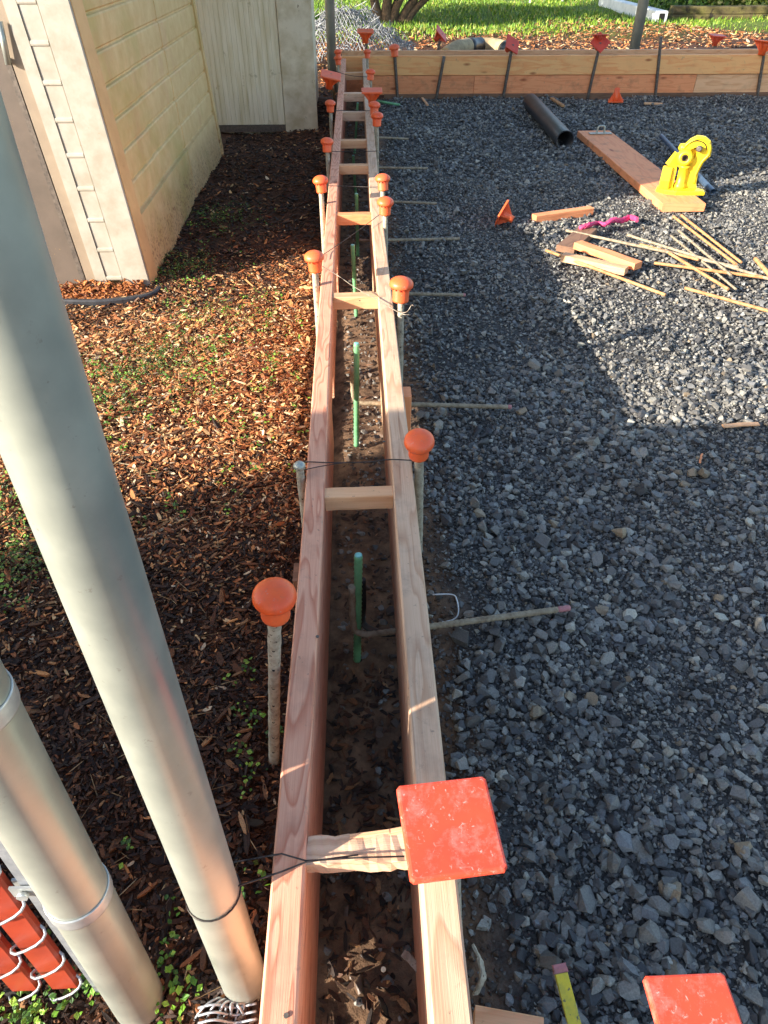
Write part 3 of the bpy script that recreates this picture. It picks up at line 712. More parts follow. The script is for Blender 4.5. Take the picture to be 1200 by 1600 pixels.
# ------------------------------------------------------------------ green rebar in the trench
def greenbar(top, bot, label, zf=-.03):
    b = G(bot[0], bot[1], zf); a = AY(top[0], top[1], b.y); L = (a-b).length; n = int(L/.006)
    t = thing('green_rebar', b, label, 'rebar', 'green coated rebar standing in the trench')
    P = [b.lerp(a, i/n) for i in range(n+1)]; mb = MB().tube(P, [.0088 if i % 2 else .0074 for i in range(n+1)], 12); mb.build('bar', 'green', t)
    MB().lathe([(.0072, 0), (.0072, .002), (.004, .0026)], 12, a).build('cut_end', 'greentip', t)
for a, b, l in [((560, 868), (558, 1032), 'green ribbed bar standing nearest in the trench between dark soil'),
                ((557, 537), (557, 697), 'green ribbed bar second from the viewer standing in sunlit soil'),
                ((551, 383), (557, 497), 'green ribbed bar third from the viewer just past a cross piece'),
                ((557, 303), (559, 400), 'green ribbed bar fourth from the viewer in the trench'),
                ((552, 243), (556, 310), 'green ribbed bar fifth from the viewer in the trench'),
                ((559, 161), (554, 240), 'green ribbed bar sixth from the viewer in the shaded trench'),
                ((547, 98), (552, 150), 'green bar farthest away against the boards of the far form')]:
    greenbar(a, b, l)
p = G(590, 158, .06); q = G(625, 164, .03)
single('green_rebar', MB().tube([p, q], .01, 10), 'green', 'green bar lying on the gravel at the foot of the far form', 'rebar')
# ------------------------------------------------------------------ dowels
def dowel(end, start, label, tip=None, ze=.03, zs=.055, r=.0076, bend=None, mat='rebar'):
    e = G(end[0], end[1], ze); s = G(start[0], start[1], zs); d = (s-e).normalized()
    s2 = e+d*((e.x-.0)/(-d.x)) if abs(d.x) > .1 else s
    s2.x = max(s2.x, -.02)
    t = thing('dowel_bar', e, label, 'rebar', 'dowels passing under the gravel rail')
    L = (s2-e).length; n = int(L/.007); tip = tip or 0
    a = e+d*tip
    def seg(a_, b_, nm, m_):
        k = max(2, int((b_-a_).length/.006)); P = [a_.lerp(b_, i/k) for i in range(k+1)]
        if nm == 'shaft' and bend: P = P+smoothpath([b_, b_+Vector((-.02, .002, .006)), b_+Vector((-.03, .004, .03)), b_+Vector((-.03, .004, bend))], 6)[1:]
        MB().tube(P, [r*(1 if i % 2 else .84) for i in range(len(P))], 10).build(nm, m_, t)
    seg(a, s2, 'shaft', mat)
    if tip: seg(e, a, 'painted_tip', 'pinkdull')
dowel((890, 950), (680, 978), 'nearest long dowel bar with pink tip lying over the gravel', .03, bend=.14)
dowel((799, 636), (655, 632), 'dowel bar with a red band reaching over shaded gravel beside the kicker block', .012, bend=.12)
dowel((727, 461), (645, 459), 'dowel bar with a red tip beside the cap with the wire tail', .01)
dowel((718, 373), (615, 375), 'fourth dowel bar from the viewer on the gravel')
dowel((682, 318), (612, 315), 'fifth dowel bar from the viewer on the gravel')
dowel((668, 263), (600, 262), 'sixth dowel bar from the viewer on the gravel')
dowel((638, 217), (600, 215), 'seventh and farthest dowel bar on the gravel')
p = G(566, 905, .12); q = G(568, 975, -.01); q2 = G(600, 990, 0); q3 = G(640, 985, .01)
single('bent_rod', MB().tube(smoothpath([p, (p*.3+q*.7)+Vector((0, 0, .02)), q, q2, q3], 6), .0075, 10), 'blackrod', 'black bent rod rising in the trench against the nearest green bar', 'rod')
p = G(678, 929, .05)
single('wire_clip', MB().tube(smoothpath([G(676, 929, .04), G(706, 929, .045), G(714, 938, .045), G(716, 958, .03), G(708, 968, .02), G(684, 974, .015)], 5), .0016, 8), 'white', 'pale bent wire clip on the gravel just above the nearest dowel', 'wire clip')
# ------------------------------------------------------------------ tie wires
def tiew(pl, label, r=.0011, mat='tie', twist=0):
    P = smoothpath(pl, 6)
    if twist:
        Q = []
        for i, p in enumerate(P): Q.append(p+Vector((math.sin(i*1.3), math.cos(i*1.3), math.sin(i*1.3))) * .0012)
        P = Q
    return single('tie_wire', MB().tube(P, r, 6), mat, label, 'tie wire', 'tie wires across the ladder form')
zw = ZT+.004
tiew([G(466, 731, .335), G(476, 722, zw), G(520, 723, zw), G(575, 722, zw+.004), G(610, 718, zw), G(655, 720, .33)], 'dark doubled tie wire from the capless stake across both rails', .0013)
tiew([G(469, 738, .33), G(480, 733, zw), G(530, 724, zw+.002), G(572, 722, zw+.004)], 'short lower strand of the tie wire beside the capless stake', .0011)
tiew([G(494, 410, .36), G(530, 432, zw), G(553, 448, zw+.01), G(590, 469, zw+.008), G(625, 489, .33), G(640, 492, .33)], 'pale tie wire slanting over the sunlit cross piece', .0013, 'tielight')
tiew([G(625, 489, .33), G(636, 487, .34), G(643, 477, .36), G(646, 478, .37)], 'curled upper tail of the pale tie wire', .0011, 'tielight')
tiew([G(628, 490, .33), G(637, 497, .3), G(640, 508, .28)], 'straight lower tail of the pale tie wire', .0011, 'tielight')
tiew([G(498, 402, .33), G(520, 388, zw), G(560, 360, zw+.008), G(600, 330, .33)], 'tie wire slanting from the sunlit cap to the nearer of two caps', .0013)
tiew([G(505, 290, .36), G(540, 291, zw), G(572, 292, zw), G(600, 292, .33)], 'tie wire straight across just beyond the shadow edge', .0014)
tiew([G(511, 236, .33), G(540, 237, zw), G(590, 236, .33)], 'dark tie wire across the shaded form before the white boards', .0016)
tiew([G(514, 172, .34), G(545, 173, zw), G(590, 173, .33)], 'far dark tie wire at the third cross piece from the end', .0018)
tiew([G(520, 110, .34), G(548, 118, zw), G(584, 121, .33)], 'farthest dark tie wire slanting across the form', .002)
# nearest, looped around the pole
# ------------------------------------------------------------------ poles and chain link fence
pb = G(372, 1530, 0)
def polefit(base, pxs, Yl):
    return AY(pxs[0], pxs[1], Yl)
B1 = G(385, 1540, 0); Yn = .40
T1 = Vector(); T1 = CP+ray(3, 467)*.40
ax1 = (T1-B1).normalized()
def pole_pt(base, ax, h): return base+ax*(h/ax.z)
t1 = thing('gate_post', B1, 'thick galvanized post leaning up beside the pink rail at the left of the picture', 'fence post')
PR = .0315
nn = 40; MB().tube([pole_pt(B1, ax1, -.06+i*1.52/nn) for i in range(nn+1)], PR, 40).build('tube', 'galv', t1)
top = pole_pt(B1, ax1, 1.46); MB().lathe([(PR*1.08, -.03), (PR*1.08, 0), (PR*.8, .02), (PR*.3, .032), (.001, .034)], 28, top, rotto(ax1)).build('post_cap', 'band', t1)
B2 = G(222, 1570, 0); d = ray(14, 1205); T2 = CP+d*(.36/d.y); ax2 = (T2-B2).normalized()
t2 = thing('fence_post', B2, 'galvanized end post with two bands at the bottom left beside orange slats', 'fence post')
PR2 = .0342
MB().tube([pole_pt(B2, ax2, -.06+i*1.32/nn) for i in range(nn+1)], PR2, 40).build('tube', 'galv', t2)
MB().lathe([(PR2*1.08, -.03), (PR2*1.08, 0), (PR2*.8, .02), (PR2*.3, .032), (.001, .034)], 28, pole_pt(B2, ax2, 1.26), rotto(ax2)).build('post_cap', 'band', t2)
def on_axis(base, ax, px, py):
    best = min((abs((lambda q: q[1][0]-py)(proj(np.array([pole_pt(base, ax, h)])))), h) for h in np.linspace(.0, 1.1, 221)); return pole_pt(base, ax, best[1])
for (px, py) in ((121, 1395), (-8, 1100)):
    c = on_axis(B2, ax2, px, py); rt = rotto(ax2)
    mb = MB().lathe([(PR2+.0003, -.010), (PR2+.0018, -.010), (PR2+.0020, -.008), (PR2+.0020, .008), (PR2+.0018, .010), (PR2+.0003, .010)], 40, c, rt, caps=False)
    lug = c+Vector((-PR2-.02, .004, .0)); mb.box(lug, (.045, .003, .022)); mb.box(lug+Vector((0, .009, 0)), (.045, .003, .022))
    bb = mb.build('brace_band', 'band', t2)
    MB().lathe([(.007, -.008), (.007, -.003), (.004, -.003), (.004, .018), (.006, .018), (.006, .024)], 6, lug+Vector((-.008, 0, 0)), Matrix.Rotation(R(-90), 3, 'X')).build('bolt', 'band', bb)
FYF = B2.y+.012
FX0 = G(162, 1548, .02).x
fen = thing('chain_link_fence', (FX0-.9, FYF, 0), 'chain link fence with orange privacy slats at the bottom left corner', 'fence')
lean = ax2.x/ax2.z
FH = 1.14
def fp(x, z, dy=0): return Vector((x+lean*z*.6, FYF+dy+ax2.y/ax2.z*z*.6, z))
mb = MB().plank([fp(FX0-.004, -.01), fp(FX0-.004, FH)], .016, .005, .001, up=(0, -1, 0)); mb.build('tension_bar', 'wire', fen)
k = 0; x = FX0-.050
while x > FX0-2.3:
    mb = MB(); P = [fp(x, .03+random.random()*.01), fp(x, .4), fp(x, .8), fp(x, FH-.03)]
    mb.tube(P, .0175, 12, flat=.27) if False else mb.plank(P, .042, .0125, .0032, up=(0, -1, 0))
    mb.build('slat', 'slat', fen); x -= .057; k += 1
for j in range(41):
    x0 = FX0-.050-j*.057; P = []; nz = int(FH/.086)*2
    for i in range(nz+1):
        z = .015+i*.042; s = 1 if i % 2 else -1
        P.append(fp(x0+s*.028, z, 0)+Vector((0, 0, 0)))
        P.append(fp(x0+s*.025, z+.003, .006))if False else None
    Q = [p for p in P if p]
    # flattened helix: front leg then back leg
    out = []
    for i, p in enumerate(Q[:-1]):
        q = Q[i+1]; sd = .0095 if i % 2 else -.0095
        out.append(p); out.append(p.lerp(q, .2)+Vector((0, sd, 0))); out.append(p.lerp(q, .8)+Vector((0, sd, 0)))
    if j == 0: wm = MB()
    wm.tube(smoothpath(out, 2), .0019, 6)
wm.build('wire_mesh', 'wire', fen)
mb = MB().tube([fp(FX0-.01, FH, 0), fp(FX0-2.3, FH, 0)], .021, 16); mb.build('top_rail', 'galv', fen)
# mesh scrap at foot of gate post
mb = MB()
for k in range(5):
    a = G(300+k*21, 1600-k*2, .01); a2 = G(335+k*9, 1562+k*2, .035)
    mb.tube(smoothpath([a, a.lerp(a2, .5)+Vector((0, 0, .012)), a2, a2+Vector((.008, .002, -.01)), a2+Vector((.004, -.02, -.02))], 4), .0018, 6)
for k in range(4):
    a = G(310, 1575+k*12, .03); b_ = G(400, 1568+k*12, .03)
    mb.tube(smoothpath([a, a.lerp(b_, .3)+Vector((0, 0, .01)), a.lerp(b_, .6)-Vector((0, 0, .01)), b_], 4), .0018, 6)
single('mesh_scrap', mb, 'wire', 'loose chain link ends curled at the foot of the leaning post', 'wire mesh')
# wire loop around gate post to the nearest cross piece
c = on_axis(B1, ax1, 340, 1395); rt = rotto(ax1); loop = []
for k in range(0, 19):
    a = R(-160+k*15); loop.append(c+rt @ Vector((math.cos(a)*(PR+.0014), math.sin(a)*(PR+.0014), 0)))
e = G(478, 1345, zw); e2 = G(560, 1340, zw); e3 = G(632, 1338, zw+.002)
loop.reverse()
lp = [G(372, 1320, .2)] if False else []
P = [e3, e2, e, G(440, 1334, zw)]+loop+[G(440, 1362, zw), e+Vector((0, -.002, .001)), e2+Vector((0, .003, .001))]
single('tie_wire', MB().tube(P, .0011, 6), 'tie', 'dark tie wire looped round the leaning post and the nearest cross piece', 'tie wire', 'tie wires across the ladder form')
# grey torn strap pieces near bottom
single('torn_strap', MB().plank(smoothpath([G(742, 1478, .06), G(752, 1500, .07), G(756, 1530, .07), G(744, 1555, .05)], 4), .012, .004, .001, up=(.6, -.4, .5), rnd=.002), 'stake', 'curved grey mortar flecked strap on the gravel beside the rail', 'metal strap')
single('torn_strap', MB().plank(smoothpath([G(630, 1488, .07), G(640, 1498, .075), G(662, 1522, .06)], 4), .010, .004, .001, up=(.2, -.4, .8), rnd=.002), 'stake', 'short grey strap end poking into the trench', 'metal strap')
# ------------------------------------------------------------------ things on the gravel
gz = .02
def tubeobj(name, a, b, r, mat, label, cat, inner=None, group=None):
    a = Vector(a); b = Vector(b); t = thing(name, a, label, cat, group); d = (b-a).normalized(); L = (b-a).length; rt = rotto(d)
    MB().lathe([(r, 0), (r, L), (r*.86, L), (r*.86, 0), (r, 0)], 32, a, rt, caps=False).build('wall', mat, t); return t
a = G(883, 219, .068); b = G(830, 160, .068)
tubeobj('drain_pipe', a, b+(b-a)*.03, .060, 'blackpipe', 'black plastic drain pipe with open end lying on the gravel', 'pipe')
# long board with bracket
p0 = G(935, 205, .06); p1 = G(1063, 318, .06); wv = (G(1105, 312, .06)-G(1027, 316, .06)).length
lb = thing('plank', p1, 'long flat plank lying on the gravel under the yellow tool', 'plank')
pA, pB, pC, pD = G(903, 205, .055), G(952, 203, .055), G(1105, 313, .055), G(1030, 320, .055)
ca, cb = (pA+pB)/2, (pC+pD)/2; cb = cb+(cb-ca)*.01; wdt = .235
MB().plank(resample(ca, cb, 8, .001), wdt, .042, .003).build('board', 'firorange', lb)
br = thing('steel_bracket', G(938, 209, .056), 'small bent steel bracket on the far end of the plank', 'bracket')
c = G(938, 209, .057); MB().tube(smoothpath([c+Vector((-.05, 0, .0)), c+Vector((-.03, 0, .005)), c+Vector((-.02, 0, .045)), c+Vector((0, 0, .05)), c+Vector((.02, 0, .045)), c+Vector((.03, 0, .005)), c+Vector((.06, 0, 0))], 4), .007, 8).build('strap', 'galv', br)
MB().box(c+Vector((0, .0, .003)), (.16, .04, .005)).build('flange', 'galv', br)
# yellow rebar bender
o = G(1062, 301, .056); s = 1.0
yt = thing('rebar_bender', o, 'yellow cast iron bar bending tool standing on the plank end', 'bar bender')
def MM(dx, dy, dz, rz): return Matrix.Translation(o+Vector((dx, dy, dz))) @ Matrix.Rotation(rz, 4, 'Z')
mb = MB(); BP = [(-.125, .03), (-.10, -.015), (-.04, -.045), (.115, -.055), (.13, -.03), (.11, .05), (.05, .085), (-.02, .10), (-.10, .085)]
b0 = 0
for z, kk in ((0, 1), (.014, 1), (.02, .93)):
    for x, y in BP: mb.v.append(o+Vector((x*kk, y*kk, z)))
nb = len(BP)
for i in range(2):
    for k in range(nb): mb.face([i*nb+k, i*nb+(k+1) % nb, (i+1)*nb+(k+1) % nb, (i+1)*nb+k])
mb.face([nb-1-k for k in range(nb)]); mb.face([2*nb+k for k in range(nb)])
mb.build('base', 'yellow', yt)
AO = [(x_, z_*.88) for x_, z_ in [(-.055, 0), (.09, 0), (.078, .04), (.075, .10), (.088, .16), (.115, .20), (.112, .245), (.095, .282), (.065, .303), (.025, .305), (-.005, .285), (-.03, .25), (-.045, .225), (-.02, .21), (.005, .235), (.03, .25), (.045, .235), (.042, .20), (.025, .16), (.015, .11), (.0, .06), (-.03, .03)]]
MB().prism(AO, .034, MM(.012, .045, .01, R(-18)), .004).build('upright_plate', 'yellow', yt)
rim = smoothpath([MM(.012, .045, .01, R(-18)) @ Vector((x_, -.018, z_*.88)) for x_, z_ in [(-.035, .228), (-.018, .258), (.005, .28), (.03, .293), (.062, .291), (.087, .273), (.1, .24), (.1, .205), (.078, .165), (.064, .10), (.066, .04)]], 4)
MB().tube(rim, .0065, 8).build('cast_rim', 'yellow', yt)
MB().tube([p_+Vector((-.013, .001, -.012)) for p_ in rim[4:24]], .003, 6).build('dark_groove', 'darkbrown', yt)  # dark brown tube drawn as the groove line inside the rim
web = [(x_, z_*.88) for x_, z_ in [(-.0, .0), (.085, 0), (.08, .1), (.1, .19), (.10, .25), (.07, .285), (.03, .285), (.0, .26), (-.02, .22), (.0, .1)]]
MB().prism(web, .012, MM(.02, .07, .01, R(-18)), .002).build('rear_web', 'yellow', yt)
LUG = [(-.03, 0), (.03, 0), (.026, .06), (.02, .10), (.008, .118), (-.012, .116), (-.024, .095), (-.032, .05)]
MB().prism(LUG, .05, MM(-.085, .035, .01, R(70)), .004).build('side_lug', 'yellow', yt)
MB().prism([(x*.9, z*.95) for x, z in LUG], .022, MM(-.045, .04, .01, R(72)), .004).build('side_lug', 'yellow', yt)
pb_ = MB().lathe([(.034, 0), (.03, .03), (.024, .035), (.024, .11), (.03, .115), (.03, .125)], 22, o+Vector((-.0, .025, .01))); pb_.build('pivot_post', 'yellow', yt)
hd = Vector((-.35, -.85, .15)).normalized(); rt = rotto(hd); hc = o+Vector((-.005, .035, .17))
MB().lathe([(.03, -.05), (.042, -.045), (.045, .0), (.04, .03), (.03, .04), (.018, .041), (.016, .02), (.016, -.04)], 24, hc, rt).build('roller_head', 'yellow', yt)
MB().lathe([(.0165, .0), (.0165, .0425), (.011, .0428), (.011, .01)], 18, hc, rt).build('bore', 'darkbrown', yt)
MB().box(hc+Vector((-.045, .02, -.015)), (.05, .05, .07), Matrix.Rotation(.4, 3, 'Y'), .7).build('roller_arm', 'yellow', yt)
MB().lathe([(.02, 0), (.026, .01), (.02, .03), (.008, .034)], 14, hc+Vector((-.01, .03, .03))).build('knob', 'yellow', yt)
MB().lathe([(.012, -.02), (.016, -.01), (.016, .02), (.01, .026)], 12, o+Vector((.045, .0, .222)), rt).build('bolt', 'darksteel', yt)
a = G(1033, 213, .025); b = G(1114, 300, .02)
tubeobj('steel_pipe', b, a, .017, 'bluerod', 'slim blue grey pipe lying behind the yellow tool', 'pipe')
# loose caps
cp = G(790, 345, .05)
squarecap(G(783, 333, .06), (-.8, .35, .35), 'orange cap lying on its side on the gravel left of the wood offcuts', .105, .5, 'orange', 'caps dropped on the gravel', hh=.07)
squarecap(G(962, 158, .015), (.05, .0, -1), 'orange cap dropped upside down at the foot of the far form', .13, .3, 'orange', 'caps dropped on the gravel', hh=.10)
# offcuts
def off(name, A_, B_, w_, h_, mat, label, z=.04, up=(0, 0, 1), taper=False, cat='wood offcut'):
    a_ = G(A_[0], A_[1], z); b_ = G(B_[0], B_[1], z)
    return single(name, MB().plank(resample(a_, b_, 4, .002), w_, h_, .002, up=up), mat, label, cat, 'wood offcuts on the gravel')
off('wood_offcut', (835, 336), (924, 323), .045, .04, 'firorange', 'orange wedge of wood beside the fallen cap')
off('wood_offcut', (884, 385), (920, 355), .09, .03, 'darkwood', 'dark topped short block under the pink ribbon', .035)
off('wood_offcut', (903, 377), (998, 410), .055, .03, 'firorange', 'brown split piece of wood with broken dark end', .06)
off('wood_offcut', (880, 396), (980, 418), .05, .03, 'fir', 'pale split piece of wood in front of the brown one', .05)
off('wood_offcut', (1130, 664), (1186, 661), .018, .006, 'fir', 'thin pale curved wood sliver alone at the right', .025, cat='wood sliver')
off('wood_offcut', (1094, 722), (1097, 708), .006, .004, 'firorange', 'tiny upright reddish splinter on shaded gravel', .025, cat='wood sliver')
off('wood_offcut', (560+100, 152), (668, 163), .02, .01, 'fir', 'small splinter leaning near the foot of the far form', .03, cat='wood sliver')
off('wood_offcut', (1007, 160), (1035, 161), .03, .015, 'fir', 'thin pale lath lying at the foot of the far form', .02, cat='wood sliver')
off('wood_offcut', (862, 152), (880, 164), .03, .015, 'rebartan', 'brown stick end poking from the gravel beside the black pipe', .03, cat='wood sliver')
# pink ribbon
P = [G(x_, y_, .035+.01*math.sin(i*2)) for i, (x_, y_) in enumerate([(905, 358), (920, 353), (932, 350), (945, 352), (958, 345), (972, 346), (984, 341), (995, 344)])]
P = smoothpath(P, 4); rb = MB()
for q in range(3):
    rb.tube([p+Vector((0, math.sin(i*.9+q*2)*.006, math.cos(i*1.1+q*2)*.006+.004)) for i, p in enumerate(P)], [.006+.004*abs(math.sin(i*1.7+q)) for i in range(len(P))], 7)
single('marking_ribbon', rb, 'pink', 'twisted bright pink ribbon lying over the offcuts', 'ribbon')
# rods
for A_, B_, mt, lab, r_ in [((853, 391), (1040, 461), 'rebartan', 'long tan bar running along the front edge of the offcuts', .0085),
        ((884, 360), (1155, 418), 'rebar', 'long grey bar crossing over the offcuts to the right', .0085),
        ((980, 367), (1205, 437), 'rebar', 'grey bar with a pink tipped end in the middle of the heap', .008),
        ((1022, 411), (1205, 435), 'rebartan', 'tan bar lying nearly level across the right of the heap', .0085),
        ((1070, 450), (1205, 487), 'rebartan', 'tan bar lying alone in front of the heap', .0085),
        ((1052, 338), (1150, 413), 'rebartan', 'upper of two parallel tan bars behind the heap', .008),
        ((1064, 336), (1158, 410), 'rebartan', 'second of two parallel tan bars behind the heap', .008),
        ((1060, 360), (1142, 430), 'rebar', 'grey bar slanting under the parallel tan bars', .007),
        ((1048, 368), (1150, 452), 'rebar', 'thin grey bar slanting toward the viewer at the heap', .006),
        ((1000, 382), (1092, 406), 'rebartan', 'short tan bar half hidden under the grey bars', .008),
        ((1045, 395), (1138, 452), 'rebartan', 'tan bar slanting down out of the heap', .0085),
        ((1180, 404), (1205, 432), 'rebartan', 'tan bar end at the right edge of the picture', .012)]:
    r_ *= .85; zz = .025+.02*random.random(); a_ = G(A_[0], A_[1], zz); b_ = G(B_[0], B_[1], .02+.02*random.random())
    n_ = int((b_-a_).length/.012); P = [a_.lerp(b_, i/n_) for i in range(n_+1)]
    single('steel_bar', MB().tube(P, [r_*(1 if i % 2 else .88) for i in range(n_+1)], 8), mt, lab, 'bar', 'loose bars heaped on the gravel')
# ------------------------------------------------------------------ left building
w = NT('painted_siding', .55, 0, .4); v = w.coord()
n1 = w.noise(v, 2.2, 5, .6); n2 = w.noise(v, 14, 5, .65); n3 = w.noise(v, 5, 3)
c = w.mix(w.ramp(n2, [(.35, 0.), (.7, 1.)]), lin(218, 188, 134), lin(204, 168, 112))
c = w.mix(w.math('MULTIPLY', w.ramp(n1, [(.5, 0.), (.7, 1.)]), .6), c, lin(172, 156, 82))
c = w.mix(w.math('MULTIPLY', w.ramp(n3, [(.58, 0.), (.75, 1.)]), .3), c, lin(196, 140, 112))
sp = w.n('ShaderNodeSeparateXYZ'); w.l(v, sp.inputs[0])
low = w.ramp(w.math('ADD', w.math('MULTIPLY', sp.outputs[2], 4), w.math('MULTIPLY', n2, -.9)), [(-.0, 1.), (.45, 0.)])
spk = w.ramp(w.noise(v, 60, 5, .7), [(.5, 0.), (.62, 1.)])
c = w.mix(w.math('MULTIPLY', w.math('MULTIPLY', low, spk), .75), c, lin(120, 66, 36)); w.col(c); w.bump(n2, .25, .003); M['siding'] = w.m
M['trimwhite'] = m_plain('cream_trim_paint', lin(168, 163, 150), lin(154, 146, 130), 12, .55, 0, .2, spots=(lin(150, 128, 100), 40, .68))
M['trimyel'] = m_plain('yellowed_corner_paint', lin(214, 174, 118), lin(200, 158, 104), 8, .55, 0, .2, spots=(lin(150, 90, 52), 30, .66))
M['doorgrey'] = m_plain('taupe_door_paint', lin(104, 92, 82), lin(92, 82, 73), 8, .5, 0, .15, spots=(lin(176, 140, 84), 60, .66))
w = NT('grooved_panel_paint', .6, 0, .4); v = w.coord(); sx = w.n('ShaderNodeSeparateXYZ'); w.l(v, sx.inputs[0])
st2 = w.noise(w.coord(scale=(30, 30, 2.5)), 1, 4, .6); c = w.mix(w.ramp(st2, [(.4, 0.), (.7, 1.)]), lin(232, 224, 198), lin(206, 194, 154))
c = w.mix(w.ramp(w.noise(v, 7, 5, .7), [(.6, 0.), (.72, 1.)]), c, lin(150, 140, 96)); w.col(c); M['groove'] = w.m
M['shadowband'] = m_plain('taupe_shadow_paint', lin(150, 134, 114), lin(136, 120, 102), 8, .55, 0, .15)  # taupe stands in for the cast shadow beside the door casing
M['oldwhite'] = m_plain('weathered_white_board', lin(220, 210, 184), lin(190, 176, 142), 7, .7, 0, .5, .003, spots=(lin(90, 76, 60), 16, .66))
c0 = G(237, 455, 0); WX = c0.x; WY = c0.y; WE = G(367, 246, 0).y
shed = thing('shed', (WX-.8, WY+1, 0), 'cream painted shed with lap siding and mildewed side wall at the upper left', 'shed')
HB = 2.35
# leaning correction: real building slightly out of plumb
topx = AY(107, 0, WY); lean_b = (topx.x-WX)/topx.z
def bx(x, y, z): return Vector((x+lean_b*z, y, z))
def slab(mb, x0, x1, y0, y1, z0, z1):
    b = len(mb.v)
    for z in (z0, z1):
        for x_, y_ in ((x0, y0), (x1, y0), (x1, y1), (x0, y1)): mb.v.append(bx(x_, y_, z))
    for q in ((0, 3, 2, 1), (4, 5, 6, 7), (0, 1, 5, 4), (1, 2, 6, 5), (2, 3, 7, 6), (3, 0, 4, 7)): mb.face([b+i for i in q])
    return mb
slab(MB(), WX-2.2, WX-.03, WY+.03, WE-.0, -.03, HB).build('core_wall', 'siding', shed)
# side lap siding facing +X
mb = MB(); prof = [(0, -.04), (.004, .262), (-.012, .268), (-.012, .274)]; z = .27
while z < HB-.05:
    prof += [(.0, z+.004), (-.008, z+.008), (-.008, z+.014), (-.002, z+.02), (.001, z+.066), (.002, z+.11)]; z += .112
b = 0
ysg = [WY+.13, WY+.6, WY+.603, WY+1.25, WY+1.253, WE]
for k, y_ in enumerate(ysg):
    for (dx, z_) in prof: mb.v.append(bx(WX+dx-.012+(0 if k < 2 or k > 3 else -.004), y_, z_))
np_ = len(prof)
for k in range(len(ysg)-1):
    for i in range(np_-1): mb.face([k*np_+i, (k+1)*np_+i, (k+1)*np_+i+1, k*np_+i+1])
mb.build('side_siding', 'siding', shed)['label'] = 'mildewed side wall with lapped courses'
slab(MB(), WX-.02, WX+.004, WY+.012, WY+.13, -.03, HB).build('corner_return', 'trimyel', shed)
slab(MB(), WX-.02, WX-.001, WE-.05, WE+.01, -.03, HB).build('rear_corner_trim', 'siding', shed)
def wx(px, py=437): return AY(px, py, WY).x-lean_b*AY(px, py, WY).z
x1_, x2_, x3_, x4_ = wx(193), wx(167), wx(141), wx(141)-.9
slab(MB(), x1_, WX+.001, WY-.008, WY+.012, -.03, HB).build('corner_board', 'trimwhite', shed)
xm_ = x2_-.045
slab(MB(), xm_, x2_, WY-.006, WY+.012, -.03, HB).build('door_casing', 'trimwhite', shed)
slab(MB(), x3_-.02, xm_-.002, WY+.008, WY+.02, -.03, HB).build('door_shadow_band', 'shadowband', shed)  # recessed strip coloured as the shadow falling across the casing
# narrow strip of horizontal siding between
mb = MB(); prof = []; z = .05
while z < HB-.05:
    prof += [(.002, z), (-.005, z+.003), (-.007, z+.008), (-.005, z+.015), (.003, z+.019), (.003, z+.024), (.002, z+.07), (.002, z+.116)]; z += .118
for x_ in (x2_+.002, x1_-.0035):
    for (dy, z_) in prof: mb.v.append(bx(x_, WY-.0035+dy*.5, z_))
np_ = len(prof)
for i in range(np_-1): mb.face([i, np_+i, np_+i+1, i+1])
mb.build('front_siding', 'trimwhite', shed)
x3_ -= .022
slab(MB(), x4_, x3_-.004, WY+.015, WY+.025, .03, 2.05).build('door', 'doorgrey', shed)
dr = [o_ for o_ in shed.children if o_.name.startswith('door') and 'casing' not in o_.name][0]
WL[dr] = WL[shed]
hp = AY(9, 60, WY); hp2 = AY(15, 100, WY)
mb = MB().tube([hp+Vector((-.0, -.012, .05)), hp2+Vector((0, -.012, -.0))], .011, 8); mb.box(hp2+Vector((0, .004, .01)), (.014, .03, .014)); ho = mb.build('handle', 'galv', dr)
slab(MB(), x3_-.02, x3_-.001, WY+.006, WY+.02, -.02, 2.1).build('weather_strip', 'darksteel', shed)
slab(MB(), WX-2.35, WX+.16, WY-.15, WE+.1, HB, HB+.05).build('roof', 'darksteel', shed)
# edging
P = [G(x_, y_, .045) for x_, y_ in ((60, 467), (90, 467), (150, 468), (200, 464), (235, 457), (248, 447))]
single('edging_strip', MB().plank(smoothpath(P, 4), .022, .06, .005), 'edging', 'black plastic edging curving round the shed corner', 'edging')
# pile of chips against shed front
n = 900; x = rng.uniform(WX-.42, WX-.02, n); y = rng.uniform(WY-.1, WY-.012, n)
P = np.stack([x, y, .01+np.clip((y-WY+.1)*.55, 0, 1)*rng.random(n)], -1)
S = rng.uniform(.012, .03, (n, 1))*np.array([[1, .4, .15]])
tag(scatter('bark_mulch', chips, P, S, rotm(n, .5), pickc(n, [lin(190, 120, 64), lin(160, 96, 52), lin(120, 72, 44)], [3, 3, 2]), M['chip']), 'orange bark chips heaped against the shed front', 'bark mulch', kind='stuff')
# white panel wall behind
BY = G(400, 209, 0).y
pan = thing('white_wall', (-.9, BY, 0), 'old white wall with a grooved panel and corner board behind the shed', 'wall')
xa, xb, xc = AY(300, 205, BY).x, AY(447, 205, BY).x, AY(498, 212, BY).x
mb = MB(); n_ = int((xb-xa)/.034)
prof = []
for i in range(n_+1):
    x_ = xa+i*.034; prof += [(x_, 0), (x_+.030, 0), (x_+.0315, .003), (x_+.033, .003)]
prof = [q for q in prof if q[0] < xb-.004]+[(xb-.004, 0)]
for z_ in (.06, 2.2):
    for (x_, dy) in prof: mb.v.append(Vector((x_, BY+dy, z_)))
np_ = len(prof)
for i in range(np_-1): mb.face([i, i+1, np_+i+1, np_+i])
mb.build('grooved_panel', 'groove', pan)
MB().box(((xa+xb)/2, BY+.008, .035), (xb-xa, .02, .045)).build('sill', 'darksteel', pan)
